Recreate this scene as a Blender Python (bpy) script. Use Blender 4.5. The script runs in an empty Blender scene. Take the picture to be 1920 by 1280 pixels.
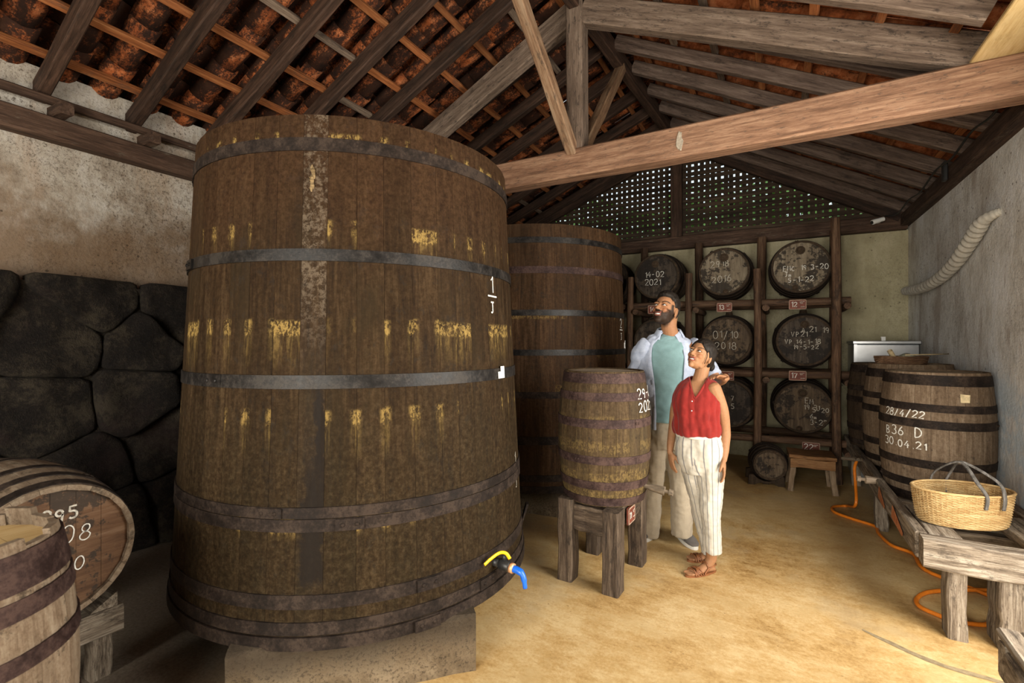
import bpy, bmesh, math, random
import numpy as np
from mathutils import Vector, Matrix, noise as mnoise

random.seed(7)
SC = bpy.context.scene
COL = SC.collection
PI = math.pi
V = Vector
def R(d): return math.radians(d)

# ------------------------------------------------------------------ camera, world, light, exposure
YAW = 29.0
FPX = 890.0
CAMH = 1.5
cam_d = bpy.data.cameras.new('camera'); cam_d.sensor_width = 36.0; cam_d.lens = FPX / 1920 * 36.0
cam_d.clip_start = 0.05; cam_d.clip_end = 200
cam_d.dof.use_dof = True; cam_d.dof.focus_distance = 3.3; cam_d.dof.aperture_fstop = 3.2
cam = bpy.data.objects.new('camera', cam_d); COL.objects.link(cam)
cam.location = (0, 0, CAMH); cam.rotation_euler = (R(90), 0, R(YAW))
SC.camera = cam
CF = V((-math.sin(R(YAW)), math.cos(R(YAW)), 0)); CR = V((math.cos(R(YAW)), math.sin(R(YAW)), 0))

world = bpy.data.worlds.new('sky'); SC.world = world; world.use_nodes = True
wn = world.node_tree
bg = wn.nodes['Background']
sky = wn.nodes.new('ShaderNodeTexSky'); sky.sky_type = 'NISHITA'; sky.sun_disc = False
sky.sun_elevation = R(50); sky.sun_rotation = R(120); sky.altitude = 200; sky.dust_density = 3.0; sky.air_density = 1.0
wmix = wn.nodes.new('ShaderNodeMix'); wmix.data_type = 'RGBA'; wmix.inputs[0].default_value = 0.55
wmix.inputs[7].default_value = (6.5, 7.2, 6.6, 1)
wn.links.new(sky.outputs[0], wmix.inputs[6]); wn.links.new(wmix.outputs[2], bg.inputs['Color']); bg.inputs['Strength'].default_value = 0.16

def area_light(name, loc, rot, sx, sy, power, col, spread=180):
    l = bpy.data.lights.new(name, 'AREA'); l.shape = 'RECTANGLE'; l.size = sx; l.size_y = sy
    l.energy = power; l.color = col; l.spread = R(spread)
    o = bpy.data.objects.new(name, l); COL.objects.link(o); o.location = loc; o.rotation_euler = rot
    return o
# daylight entering through the side doorway (right wall) and the wide front entrance behind the camera
area_light('side_door_daylight', (1.60, 2.05, 1.52), (0, R(90), 0), 2.2, 2.0, 140, (1.0, 0.94, 0.84))
area_light('front_entrance_daylight', (-1.0, -2.35, 1.45), (R(90), 0, 0), 2.6, 2.4, 205, (1.0, 0.93, 0.81))
SC.view_settings.view_transform = 'Standard'; SC.view_settings.look = 'None'
SC.view_settings.gamma = 1.0; SC.view_settings.exposure = 0.5
SC.view_settings.use_curve_mapping = False
SC.cycles.use_denoising = True
SC.cycles.max_bounces = 5; SC.cycles.diffuse_bounces = 3; SC.cycles.glossy_bounces = 2; SC.cycles.transmission_bounces = 2
SC.cycles.use_adaptive_sampling = True; SC.cycles.adaptive_threshold = 0.05; SC.cycles.caustics_reflective = False; SC.cycles.caustics_refractive = False

# ------------------------------------------------------------------ helpers: objects
def wm(o):
    m = o.matrix_basis.copy(); p = o.parent
    while p is not None:
        m = p.matrix_basis @ m; p = p.parent
    return m
def put(o, M=None, parent=None):
    """link o with world matrix M under parent"""
    COL.objects.link(o)
    if M is None: M = Matrix()
    if parent is not None:
        o.parent = parent
        o.matrix_basis = wm(parent).inverted() @ M
    else:
        o.matrix_basis = M
    return o
def local(o, parent, L=None):
    """link o under parent with local matrix L"""
    COL.objects.link(o); o.parent = parent
    o.matrix_basis = L if L is not None else Matrix()
    return o
def tag(o, label=None, cat=None, group=None, kind=None):
    if label: o['label'] = label
    if cat: o['category'] = cat
    if group: o['group'] = group
    if kind: o['kind'] = kind
    return o
def thing(name, label, cat, M=None, group=None, kind=None):
    o = bpy.data.objects.new(name, None); o.empty_display_size = 0.05
    put(o, M); return tag(o, label, cat, group, kind)
def T(x, y, z): return Matrix.Translation((x, y, z))
def RZ(a): return Matrix.Rotation(a, 4, 'Z')
def RX(a): return Matrix.Rotation(a, 4, 'X')
def RY(a): return Matrix.Rotation(a, 4, 'Y')

class MB:
    def __init__(s): s.v = []; s.f = []; s.mi = []
    def add(s, vs, fs, mi=0):
        o = len(s.v); s.v.extend([tuple(p) for p in vs])
        for f in fs: s.f.append(tuple(i + o for i in f)); s.mi.append(mi)
    def box(s, c, size, M=None, mi=0):
        x, y, z = size[0] / 2, size[1] / 2, size[2] / 2
        vs = [V((c[0] + a * x, c[1] + b * y, c[2] + d * z)) for a in (-1, 1) for b in (-1, 1) for d in (-1, 1)]
        if M is not None: vs = [M @ p for p in vs]
        s.add(vs, [(0, 1, 3, 2), (4, 6, 7, 5), (0, 4, 5, 1), (2, 3, 7, 6), (0, 2, 6, 4), (1, 5, 7, 3)], mi)
    def loft(s, rings, closed=True, cap=True, mi=0, loop=False):
        n = len(rings[0]); o = len(s.v)
        for r in rings: s.v.extend([tuple(p) for p in r])
        m = len(rings)
        for i in range(m - 1 if not loop else m):
            for j in range(n if closed else n - 1):
                a = o + i * n + j; b = o + i * n + (j + 1) % n
                i2 = (i + 1) % m
                c = o + i2 * n + (j + 1) % n; d = o + i2 * n + j
                s.f.append((a, b, c, d)); s.mi.append(mi)
        if cap and closed and not loop:
            s.f.append(tuple(o + j for j in reversed(range(n)))); s.mi.append(mi)
            s.f.append(tuple(o + (m - 1) * n + j for j in range(n))); s.mi.append(mi)
    def tube(s, pts, rad, n=8, cap=True, mi=0, squash=1.0):
        pts = [V(p) for p in pts]
        if not hasattr(rad, '__len__'): rad = [rad] * len(pts)
        rings = []; ref = None
        for i, p in enumerate(pts):
            d = (pts[min(i + 1, len(pts) - 1)] - pts[max(i - 1, 0)]).normalized()
            if ref is None:
                ref = V((0, 0, 1)) if abs(d.z) < 0.9 else V((1, 0, 0))
            x = ref - d * ref.dot(d)
            if x.length < 1e-5: x = d.orthogonal()
            x.normalize(); y = d.cross(x); ref = x
            rings.append([p + (x * math.cos(2 * PI * k / n) + y * math.sin(2 * PI * k / n) * squash) * rad[i] for k in range(n)])
        s.loft(rings, True, cap, mi)
    def mesh(s, name, mats, smooth=False):
        me = bpy.data.meshes.new(name); me.from_pydata(s.v, [], s.f)
        if not isinstance(mats, (list, tuple)): mats = [mats]
        for m in mats: me.materials.append(m)
        if len(mats) > 1: me.polygons.foreach_set('material_index', s.mi)
        bm = bmesh.new(); bm.from_mesh(me); bmesh.ops.recalc_face_normals(bm, faces=bm.faces); bm.to_mesh(me); bm.free()
        if smooth: me.polygons.foreach_set('use_smooth', [True] * len(me.polygons))
        me.update(); return me
    def obj(s, name, mats, smooth=False):
        return bpy.data.objects.new(name, s.mesh(name, mats, smooth))
def mobj(name, me): return bpy.data.objects.new(name, me)
def autosmooth(o, ang=40):
    me = o.data
    me.polygons.foreach_set('use_smooth', [True] * len(me.polygons))
    bm = bmesh.new(); bm.from_mesh(me)
    for e in bm.edges:
        if len(e.link_faces) == 2 and e.calc_face_angle(0) > R(ang): e.smooth = False
    bm.to_mesh(me); bm.free(); return o

def smooth_path(pts, n=8):
    """Catmull-Rom"""
    pts = [V(p) for p in pts]; out = []
    for i in range(len(pts) - 1):
        p0 = pts[max(i - 1, 0)]; p1 = pts[i]; p2 = pts[i + 1]; p3 = pts[min(i + 2, len(pts) - 1)]
        for k in range(n):
            t = k / n
            out.append(0.5 * ((2 * p1) + (p2 - p0) * t + (2 * p0 - 5 * p1 + 4 * p2 - p3) * t * t + (3 * p1 - p0 - 3 * p2 + p3) * t ** 3))
    out.append(pts[-1]); return out

def beam_mesh(name, L, w, h, mat, ch=0.008, seg=5, jit=0.004, seed=0, taper=1.0):
    """timber along local +X from 0 to L, section w (local Y) x h (local Z), centred"""
    rnd = random.Random(seed); mb = MB(); rings = []
    for i in range(seg + 1):
        x = L * i / seg; k = 1 + (taper - 1) * i / seg
        dy = rnd.uniform(-jit, jit); dz = rnd.uniform(-jit, jit)
        a = w / 2 * k + rnd.uniform(-jit, jit) * .5; b = h / 2 * k + rnd.uniform(-jit, jit) * .5
        c = min(ch, a * .6, b * .6)
        pr = [(-a + c, -b), (a - c, -b), (a, -b + c), (a, b - c), (a - c, b), (-a + c, b), (-a, b - c), (-a, -b + c)]
        rings.append([(x, p[0] + dy, p[1] + dz) for p in pr])
    mb.loft(rings)
    return mb.mesh(name, mat)
def axisM(p0, p1, up=(0, 0, 1)):
    p0 = V(p0); p1 = V(p1); x = (p1 - p0).normalized(); u = V(up)
    if abs(x.dot(u)) > 0.98: u = V((0, 1, 0))
    y = u.cross(x).normalized(); z = x.cross(y)
    M = Matrix((x, y, z)).transposed().to_4x4(); M.translation = p0; return M
def beam(name, p0, p1, w, h, mat, parent=None, up=(0, 0, 1), **kw):
    p0 = V(p0); p1 = V(p1)
    o = mobj(name, beam_mesh(name, (p1 - p0).length, w, h, mat, seed=random.random(), **kw))
    return put(o, axisM(p0, p1, up), parent)
def log_mesh(name, L, r, mat, seg=7, n=9, jit=0.12, seed=0, bow=0.01):
    rnd = random.Random(seed); mb = MB(); rings = []; ph = rnd.random() * 6
    for i in range(seg + 1):
        x = L * i / seg; k = r * (1 + rnd.uniform(-jit, jit) * .5)
        dy = bow * math.sin(x * 2.3 + ph); dz = bow * math.cos(x * 1.9 + ph)
        rings.append([(x, dy + k * (1 + rnd.uniform(-jit, jit) * .4) * math.cos(2 * PI * j / n), dz + k * math.sin(2 * PI * j / n)) for j in range(n)])
    mb.loft(rings); return mb.mesh(name, mat, True)
def log(name, p0, p1, r, mat, parent=None, **kw):
    p0 = V(p0); p1 = V(p1)
    o = mobj(name, log_mesh(name, (p1 - p0).length, r, mat, seed=random.random(), **kw)); autosmooth(o, 50)
    return put(o, axisM(p0, p1), parent)

# ------------------------------------------------------------------ helpers: materials
class NT:
    def __init__(s, name, rough=0.8, spec=0.3, metal=0.0):
        s.m = bpy.data.materials.new(name); s.m.use_nodes = True; s.t = s.m.node_tree
        s.b = s.t.nodes['Principled BSDF']
        s.b.inputs['Roughness'].default_value = rough
        s.b.inputs['Specular IOR Level'].default_value = spec
        s.b.inputs['Metallic'].default_value = metal
        s._tc = None
    def n(s, typ, **kw):
        x = s.t.nodes.new(typ)
        for k, v in kw.items(): setattr(x, k, v)
        return x
    def l(s, a, b): s.t.links.new(a, b); return s
    def tc(s, kind='Object'):
        if s._tc is None: s._tc = s.n('ShaderNodeTexCoord')
        return s._tc.outputs[kind]
    def rnd(s):
        return s.n('ShaderNodeObjectInfo').outputs['Random']
    def math(s, op, a, b=0.0, c=None, clamp=False):
        x = s.n('ShaderNodeMath', operation=op); x.use_clamp = clamp
        for i, q in enumerate((a, b, c)):
            if q is None: continue
            if isinstance(q, (int, float)): x.inputs[i].default_value = q
            else: s.l(q, x.inputs[i])
        return x.outputs[0]
    def vec(s, kind='Object', scale=(1, 1, 1), rnd_off=True):
        c = s.tc(kind)
        if rnd_off:
            r = s.rnd(); k = s.math('MULTIPLY', r, 97.3)
            a = s.n('ShaderNodeVectorMath', operation='ADD'); s.l(c, a.inputs[0]); s.l(k, a.inputs[1]); c = a.outputs[0]
        m = s.n('ShaderNodeMapping'); m.inputs['Scale'].default_value = scale; s.l(c, m.inputs[0])
        return m.outputs[0]
    def noise(s, vec, scale=5, detail=5, rough=0.6, dist=0.0):
        x = s.n('ShaderNodeTexNoise'); x.inputs['Scale'].default_value = scale; x.inputs['Detail'].default_value = min(detail, 5)
        x.inputs['Roughness'].default_value = rough; x.inputs['Distortion'].default_value = dist
        s.l(vec, x.inputs['Vector']); return x.outputs['Fac']
    def vor(s, vec, scale=5, feature='F1', out='Distance', rand=1.0):
        x = s.n('ShaderNodeTexVoronoi', feature=feature); x.inputs['Scale'].default_value = scale
        x.inputs['Randomness'].default_value = rand
        s.l(vec, x.inputs['Vector']); return x.outputs[out]
    def ramp(s, fac, stops):
        x = s.n('ShaderNodeValToRGB'); e = x.color_ramp.elements
        while len(e) < len(stops): e.new(0.5)
        for i, (p, c) in enumerate(stops):
            e[i].position = p; e[i].color = (c, c, c, 1) if isinstance(c, (int, float)) else (*c, 1)
        s.l(fac, x.inputs[0]); return x.outputs[0]
    def rng(s, val, a, b, c=0.0, d=1.0, smooth=True):
        x = s.n('ShaderNodeMapRange'); x.interpolation_type = 'SMOOTHSTEP' if smooth else 'LINEAR'
        x.inputs[1].default_value = a; x.inputs[2].default_value = b; x.inputs[3].default_value = c; x.inputs[4].default_value = d
        s.l(val, x.inputs[0]); return x.outputs[0]
    def mix(s, fac, a, b, mode='MIX'):
        x = s.n('ShaderNodeMix', data_type='RGBA', blend_type=mode)
        for i, q in ((0, fac), (6, a), (7, b)):
            if isinstance(q, (int, float)): x.inputs[i].default_value = q
            elif isinstance(q, tuple): x.inputs[i].default_value = (*q, 1)
            else: s.l(q, x.inputs[i])
        return x.outputs[2]
    def hsv(s, col, val):
        x = s.n('ShaderNodeHueSaturation'); s.l(col, x.inputs['Color'])
        if isinstance(val, (int, float)): x.inputs['Value'].default_value = val
        else: s.l(val, x.inputs['Value'])
        return x.outputs[0]
    def col(s, c):
        if isinstance(c, tuple): s.b.inputs['Base Color'].default_value = (*c, 1)
        else: s.l(c, s.b.inputs['Base Color'])
        return s
    def rough(s, r): s.l(r, s.b.inputs['Roughness']); return s
    def bump(s, h, strength=0.4, dist=0.01):
        x = s.n('ShaderNodeBump'); x.inputs['Strength'].default_value = strength; x.inputs['Distance'].default_value = dist
        s.l(h, x.inputs['Height']); s.l(x.outputs[0], s.b.inputs['Normal']); return s
    def sep(s, v):
        x = s.n('ShaderNodeSeparateXYZ'); s.l(v, x.inputs[0]); return x.outputs

def wood(name, dark, mid, light, axis='x', scale=1.0, rough=0.8, spec=0.25, bump=0.5, var=0.25, spot=None, spot_amt=0.5, spot_scale=6, stretch=14):
    n = NT(name, rough, spec)
    st = {'x': (1, stretch, stretch), 'y': (stretch, 1, stretch), 'z': (stretch, stretch, 1)}[axis]
    v = n.vec('Object', tuple(q * scale for q in st))
    g = n.noise(v, 2.2, 7, .65, .4)
    v2 = n.vec('Object', (1, 1, 1)); fg = n.noise(n.vec('Object', tuple(q * scale * 3.5 for q in st)), 3.0, 4, .7)
    c = n.ramp(n.math('ADD', n.math('MULTIPLY', g, .6), n.math('MULTIPLY', fg, .4)), [(0.38, dark), (0.5, mid), (0.62, light)])
    if spot is not None:
        ss = {'x': (.3, 1, 1), 'y': (1, .3, 1), 'z': (1, 1, .3)}[axis]
        s1 = n.noise(n.vec('Object', ss), spot_scale, 7, .8)
        m = n.rng(s1, 0.58 - 0.12 * spot_amt, 0.72 - 0.12 * spot_amt)
        c = n.mix(n.math('MULTIPLY', m, 0.75), c, spot)
    big = n.noise(v2, 1.7, 4, .55)
    c = n.hsv(c, n.math('ADD', n.math('MULTIPLY', n.rnd(), 2 * var), n.math('ADD', n.math('MULTIPLY', big, .7), 0.65 - var)))
    n.col(c).bump(n.math('ADD', g, n.math('MULTIPLY', n.noise(v2, 60, 4, .7), .5)), bump, 0.006)
    return n.m
def plain(name, col, rough=0.6, spec=0.3, metal=0.0, var=0.25, scale=30, bump=0.0):
    n = NT(name, rough, spec, metal)
    v = n.vec('Object'); f = n.noise(v, scale, 5, .65)
    n.col(n.hsv(n.mix(0.0, col, col), n.rng(f, .3, .7, 1 - var, 1 + var)))
    if bump: n.bump(f, bump, 0.003)
    return n.m
# ------------------------------------------------------------------ materials
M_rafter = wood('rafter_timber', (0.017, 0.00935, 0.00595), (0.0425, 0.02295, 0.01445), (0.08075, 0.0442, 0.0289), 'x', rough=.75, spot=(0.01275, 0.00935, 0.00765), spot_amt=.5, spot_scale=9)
M_beam = wood('tie_beam_timber', (.12, .062, .036), (.22, .118, .07), (.33, .20, .125), 'x', rough=.7, var=.06, spot=(.06, .045, .035), spot_amt=.35, spot_scale=48)
M_greybeam = wood('greyed_timber', (.075, .052, .038), (.135, .096, .071), (.21, .158, .12), 'x', rough=.8, spec=.15, var=.1, spot=(.025, .02, .017), spot_amt=.5, spot_scale=40)
M_strut = wood('strut_timber', (0.1275, 0.068, 0.03825), (0.2295, 0.136, 0.0765), (0.306, 0.2125, 0.136), 'x', rough=.75, var=.12, spot=(0.0595, 0.0425, 0.02975), spot_amt=.45, spot_scale=20)
M_batten = wood('batten_timber', (.13, .042, .014), (.25, .085, .027), (.35, .15, .056), 'x', rough=.7, var=.3, spot=(.08, .05, .035), spot_amt=.35, spot_scale=8)
M_batten_grey = wood('batten_grey', (.06, .04, .03), (.12, .085, .06), (.2, .15, .11), 'x', rough=.8, var=.3, spot=(.02, .016, .014), spot_amt=.5)
M_plate = wood('wall_plate_timber', (.025, .014, .010), (.06, .034, .022), (.11, .066, .045), 'x', rough=.8, var=.1, spot=(.13, .11, .085), spot_amt=.12, spot_scale=18)
M_rack = wood('rack_timber', (0.0325, 0.0169, 0.0091), (0.0845, 0.0455, 0.026), (0.143, 0.08775, 0.052), 'x', rough=.75, var=.2, spot=(0.013, 0.00845, 0.0065), spot_amt=.5, spot_scale=9)
M_oldwood = wood('bench_timber', (.062, .046, .033), (.185, .146, .108), (.33, .285, .225), 'x', rough=.85, spec=.12, var=.1, bump=.8, spot=(.045, .035, .027), spot_amt=.6, spot_scale=30, stretch=20)
M_standwood = wood('stand_timber', (0.0238, 0.0153, 0.0102), (0.068, 0.04675, 0.03145), (0.136, 0.1003, 0.07055), 'z', rough=.8, var=.15, bump=.7, spot=(0.0187, 0.0136, 0.0102), spot_amt=.55, spot_scale=26)
M_standwood_x = wood('stand_timber_x', (0.0238, 0.0153, 0.0102), (0.068, 0.04675, 0.03145), (0.136, 0.1003, 0.07055), 'x', rough=.8, var=.15, bump=.7, spot=(0.0187, 0.0136, 0.0102), spot_amt=.55, spot_scale=26)
M_ply = wood('pale_board', (0.408, 0.2635, 0.102), (0.51, 0.357, 0.1615), (0.578, 0.425, 0.221), 'y', rough=.7, var=.03, bump=.15, spot=(0.34, 0.238, 0.102), spot_amt=.2)
M_stool = wood('stool_timber', (0.104, 0.044, 0.016), (0.216, 0.104, 0.04), (0.288, 0.16, 0.072), 'x', rough=.7, var=.15, spot=(0.04, 0.024, 0.0144), spot_amt=.45, spot_scale=10)
M_legwood = wood('stool_leg_timber', (.09, .06, .035), (.19, .13, .08), (.28, .21, .14), 'x', rough=.8, var=.15, spot=(.04, .03, .02), spot_amt=.5)

def tile_mat(name, soot, amt):
    n = NT(name, .85, .2)
    v = n.vec('Object', (1, 1, 1)); vl = n.vec('Object', (.6, 1.6, 1.6))
    base = n.ramp(n.noise(v, 11, 5, .7), [(.36, (.15, .040, .013)), (.5, (.36, .098, .028)), (.66, (.56, .20, .08))])
    s1 = n.noise(vl, 5.0, 5, .7); s2 = n.noise(v, 70, 5, .8)
    m = n.rng(n.math('ADD', n.math('MULTIPLY', s1, .62), n.math('MULTIPLY', s2, .38)), .55 - amt, .66 - amt)
    c = n.mix(n.math('MULTIPLY', m, .93), base, soot)
    c = n.hsv(c, n.math('ADD', n.math('MULTIPLY', n.rnd(), .5), .70))
    n.col(c).bump(s2, .7, .006); return n.m
M_tile = tile_mat('terracotta_tile', (.010, .0075, .006), .145)
M_tile_lit = tile_mat('terracotta_tile_lit', (.03, .018, .012), .03)  # right-slope tiles: light from below put into the colour as thinner soot
M_rafter_lit = wood('rafter_timber_lit', (.05, .033, .026), (.105, .072, .056), (.17, .125, .10), 'x', rough=.75, spot=(.025, .018, .014), spot_amt=.4, spot_scale=14)  # paler copy for the right slope, its lit undersides put into the colour
M_tile_dark = tile_mat('terracotta_tile_sooty', (.016, .011, .009), .16)

def plaster(name, cols, spots, patch, patch_amt, low=None, speck=.6, blue=False):
    n = NT(name, .92, .15)
    v = n.vec('Object', (1, 1, 1), False); vv = n.vec('Object', (3, 3, .8), False)
    a = n.noise(v, 2.1, 7, .7); b = n.noise(vv, 2.2, 7, .72)
    c = n.ramp(n.math('ADD', n.math('MULTIPLY', a, .55), n.math('MULTIPLY', b, .45)), [(.36, cols[0]), (.49, cols[1]), (.60, cols[2])])
    pm = n.rng(n.noise(vv, 1.1, 6, .7), .50, .66)
    c = n.mix(n.math('MULTIPLY', pm, patch_amt), c, patch)
    if low is not None:
        z = n.sep(n.tc())[2]
        zz = n.math('ADD', z, n.math('MULTIPLY', n.math('SUBTRACT', a, .5), 1.3))
        c = n.mix(n.rng(zz, low[1], low[2], low[3], 0), c, low[0])
    reg = n.rng(n.noise(v, 1.3, 3, .6), .40, .62, .25, 1)
    s1 = n.rng(n.noise(v, 75, 5, .85), .525, .60); s2 = n.rng(n.noise(v, 22, 7, .85), .545, .63)
    c = n.mix(n.math('MULTIPLY', n.math('MULTIPLY', s1, reg), speck), c, spots)
    c = n.mix(n.math('MULTIPLY', n.math('MULTIPLY', s2, reg), speck * .7), c, spots)
    dots = n.math('MULTIPLY', n.math('LESS_THAN', n.vor(v, 15), .13), n.math('GREATER_THAN', n.noise(v, 1.7, 2), .55))
    c = n.mix(n.math('MULTIPLY', dots, .75), c, spots)
    if blue:
        z = n.sep(n.tc())[2]; c = n.mix(n.math('MULTIPLY', n.math('MULTIPLY', n.rng(z, 1.0, 1.5, 1, 0), n.rng(n.noise(v, 3.2, 6, .7), .44, .58)), .6), c, (.46, .58, .68))
    n.col(c).bump(n.math('ADD', n.noise(v, 30, 5, .7), n.math('MULTIPLY', a, 2.0)), .5, .012); return n.m
M_wall_left = plaster('stained_white_plaster', [(0.2125, 0.1658, 0.1232), (0.425, 0.3825, 0.323), (0.578, 0.561, 0.527)], (0.06375, 0.0442, 0.0306), (0.306, 0.204, 0.119), .6, ((0.17, 0.1062, 0.0595), 2.12, 2.62, .8), .8)
M_wall_right = plaster('grey_white_plaster', [(.50, .46, .41), (.76, .74, .70), (.88, .88, .88)], (.15, .12, .10), (.42, .35, .29), .75, None, .5, True)
M_wall_back = plaster('olive_plaster', [(.30, .265, .165), (.41, .37, .24), (.50, .45, .31)], (.13, .115, .08), (.30, .26, .16), .5, None, .5)
M_wall_plain = plaster('plain_plaster', [(.35, .31, .26), (.45, .42, .37), (.52, .49, .45)], (.14, .12, .1), (.32, .27, .22), .3)

n = NT('ochre_concrete', .5, .3)
v = n.vec('Object', (1, 1, 1), False); vs = n.vec('Object', (1.0, 2.0, 1), False)
a = n.noise(v, 1.5, 7, .68, .4); b = n.noise(vs, 9, 7, .78); d2 = n.noise(v, 60, 5, .82); e3 = n.noise(v, 4.5, 6, .72)
c = n.ramp(n.math('ADD', n.math('MULTIPLY', a, .45), n.math('ADD', n.math('MULTIPLY', b, .3), n.math('MULTIPLY', d2, .25))), [(.36, (.22, .112, .030)), (.48, (.45, .29, .115)), (.58, (.58, .425, .215))])
c = n.mix(n.math('MULTIPLY', n.rng(e3, .50, .64), .55), c, (.49, .345, .16))
c = n.mix(n.math('MULTIPLY', n.rng(n.noise(v, .9, 6, .65), .52, .64), .5), c, (.40, .31, .18))
c = n.mix(n.math('MULTIPLY', n.rng(n.noise(vs, 24, 6, .85), .585, .66), .5), c, (.26, .145, .055))
sc1 = n.rng(n.noise(n.vec('Object', (1.5, 10, 1), False), 8, 7, .85), .60, .65)
c = n.mix(n.math('MULTIPLY', sc1, .5), c, (.28, .16, .06))
fl = n.math('MULTIPLY', n.math('LESS_THAN', n.vor(n.vec('Object', (1, 2.4, 1), False), 11), .06), n.math('GREATER_THAN', n.noise(v, 2.3, 3), .48))
c = n.mix(n.math('MULTIPLY', fl, .65), c, (.10, .06, .03))
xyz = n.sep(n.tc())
dirt_shade = n.rng(n.math('ADD', n.math('MULTIPLY', xyz[0], -1.0), n.math('MULTIPLY', a, 1.2)), 2.0, 3.0)  # dirtier floor towards the left, with the shade there also put into the colour
c = n.mix(n.math('MULTIPLY', dirt_shade, .9), c, n.ramp(d2, [(.35, (.07, .06, .05)), (.65, (.17, .15, .13))]))
n.col(c); n.rough(n.rng(b, .3, .7, .42, .66))
n.bump(n.math('ADD', n.math('MULTIPLY', a, 1.5), d2), .18, .01); M_floor = n.m

n = NT('dark_rock', .85, .25)
v = n.vec('Object', (1, 1, 1), False)
a = n.noise(v, 3.4, 8, .72); b = n.noise(v, 28, 8, .8); d2 = n.noise(v, 110, 4, .8)
c = n.ramp(n.math('ADD', n.math('MULTIPLY', a, .6), n.math('MULTIPLY', b, .4)), [(.38, (.006, .0042, .0038)), (.49, (.0165, .012, .0092)), (.58, (.052, .041, .027))])
c = n.mix(n.math('MULTIPLY', n.rng(d2, .54, .66), .5), c, (.062, .050, .034))
c = n.mix(n.math('MULTIPLY', n.rng(n.noise(v, 1.9, 5), .55, .68), .4), c, (.04, .022, .020))
n.col(c).bump(n.math('ADD', b, n.math('MULTIPLY', d2, .5)), 1.0, .03); M_rock = n.m

n = NT('rough_concrete_block', .95, .1)
v = n.vec('Object', (1, 1, 1), False)
a = n.noise(v, 4, 8, .7); b = n.noise(v, 60, 6, .8); zz = n.sep(n.tc())[2]
c = n.ramp(a, [(.32, (.075, .053, .032)), (.5, (.17, .125, .078)), (.68, (.28, .215, .14))])
c = n.mix(n.math('MULTIPLY', n.rng(n.math('ADD', zz, n.math('MULTIPLY', a, .3)), .22, .38), .8), c, (.035, .027, .02))
c = n.mix(n.math('MULTIPLY', n.rng(b, .52, .60), .65), c, (.04, .03, .021))
n.col(c).bump(n.math('ADD', b, a), .9, .012); M_block = n.m

def iron(name, c0, c1, c2, rough, metal):
    n = NT(name, rough, .12 if rough > .5 else .2, metal)
    v = n.vec('Object', (1, 1, 1)); a = n.noise(v, 8, 7, .75); s2 = n.noise(v, 70, 4, .8)
    c = n.ramp(n.math('ADD', n.math('MULTIPLY', a, .65), n.math('MULTIPLY', s2, .35)), [(.42, c0), (.5, c1), (.58, c2)])
    n.col(c); n.rough(n.rng(a, .3, .7, rough - .1, rough + .15)); n.bump(s2, .35, .003); return n.m
M_hoop = iron('hoop_iron', (.010, .0070, .0056), (.020, .0138, .0108), (.040, .028, .021), .7, .0)
M_hoop_black = iron('hoop_black_iron', (.008, .0072, .0068), (.016, .0140, .0130), (.034, .029, .025), .42, .15)
M_hoop_rust = iron('hoop_rust', (.024, .014, .0125), (.045, .027, .024), (.078, .048, .040), .65, .2)

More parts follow.
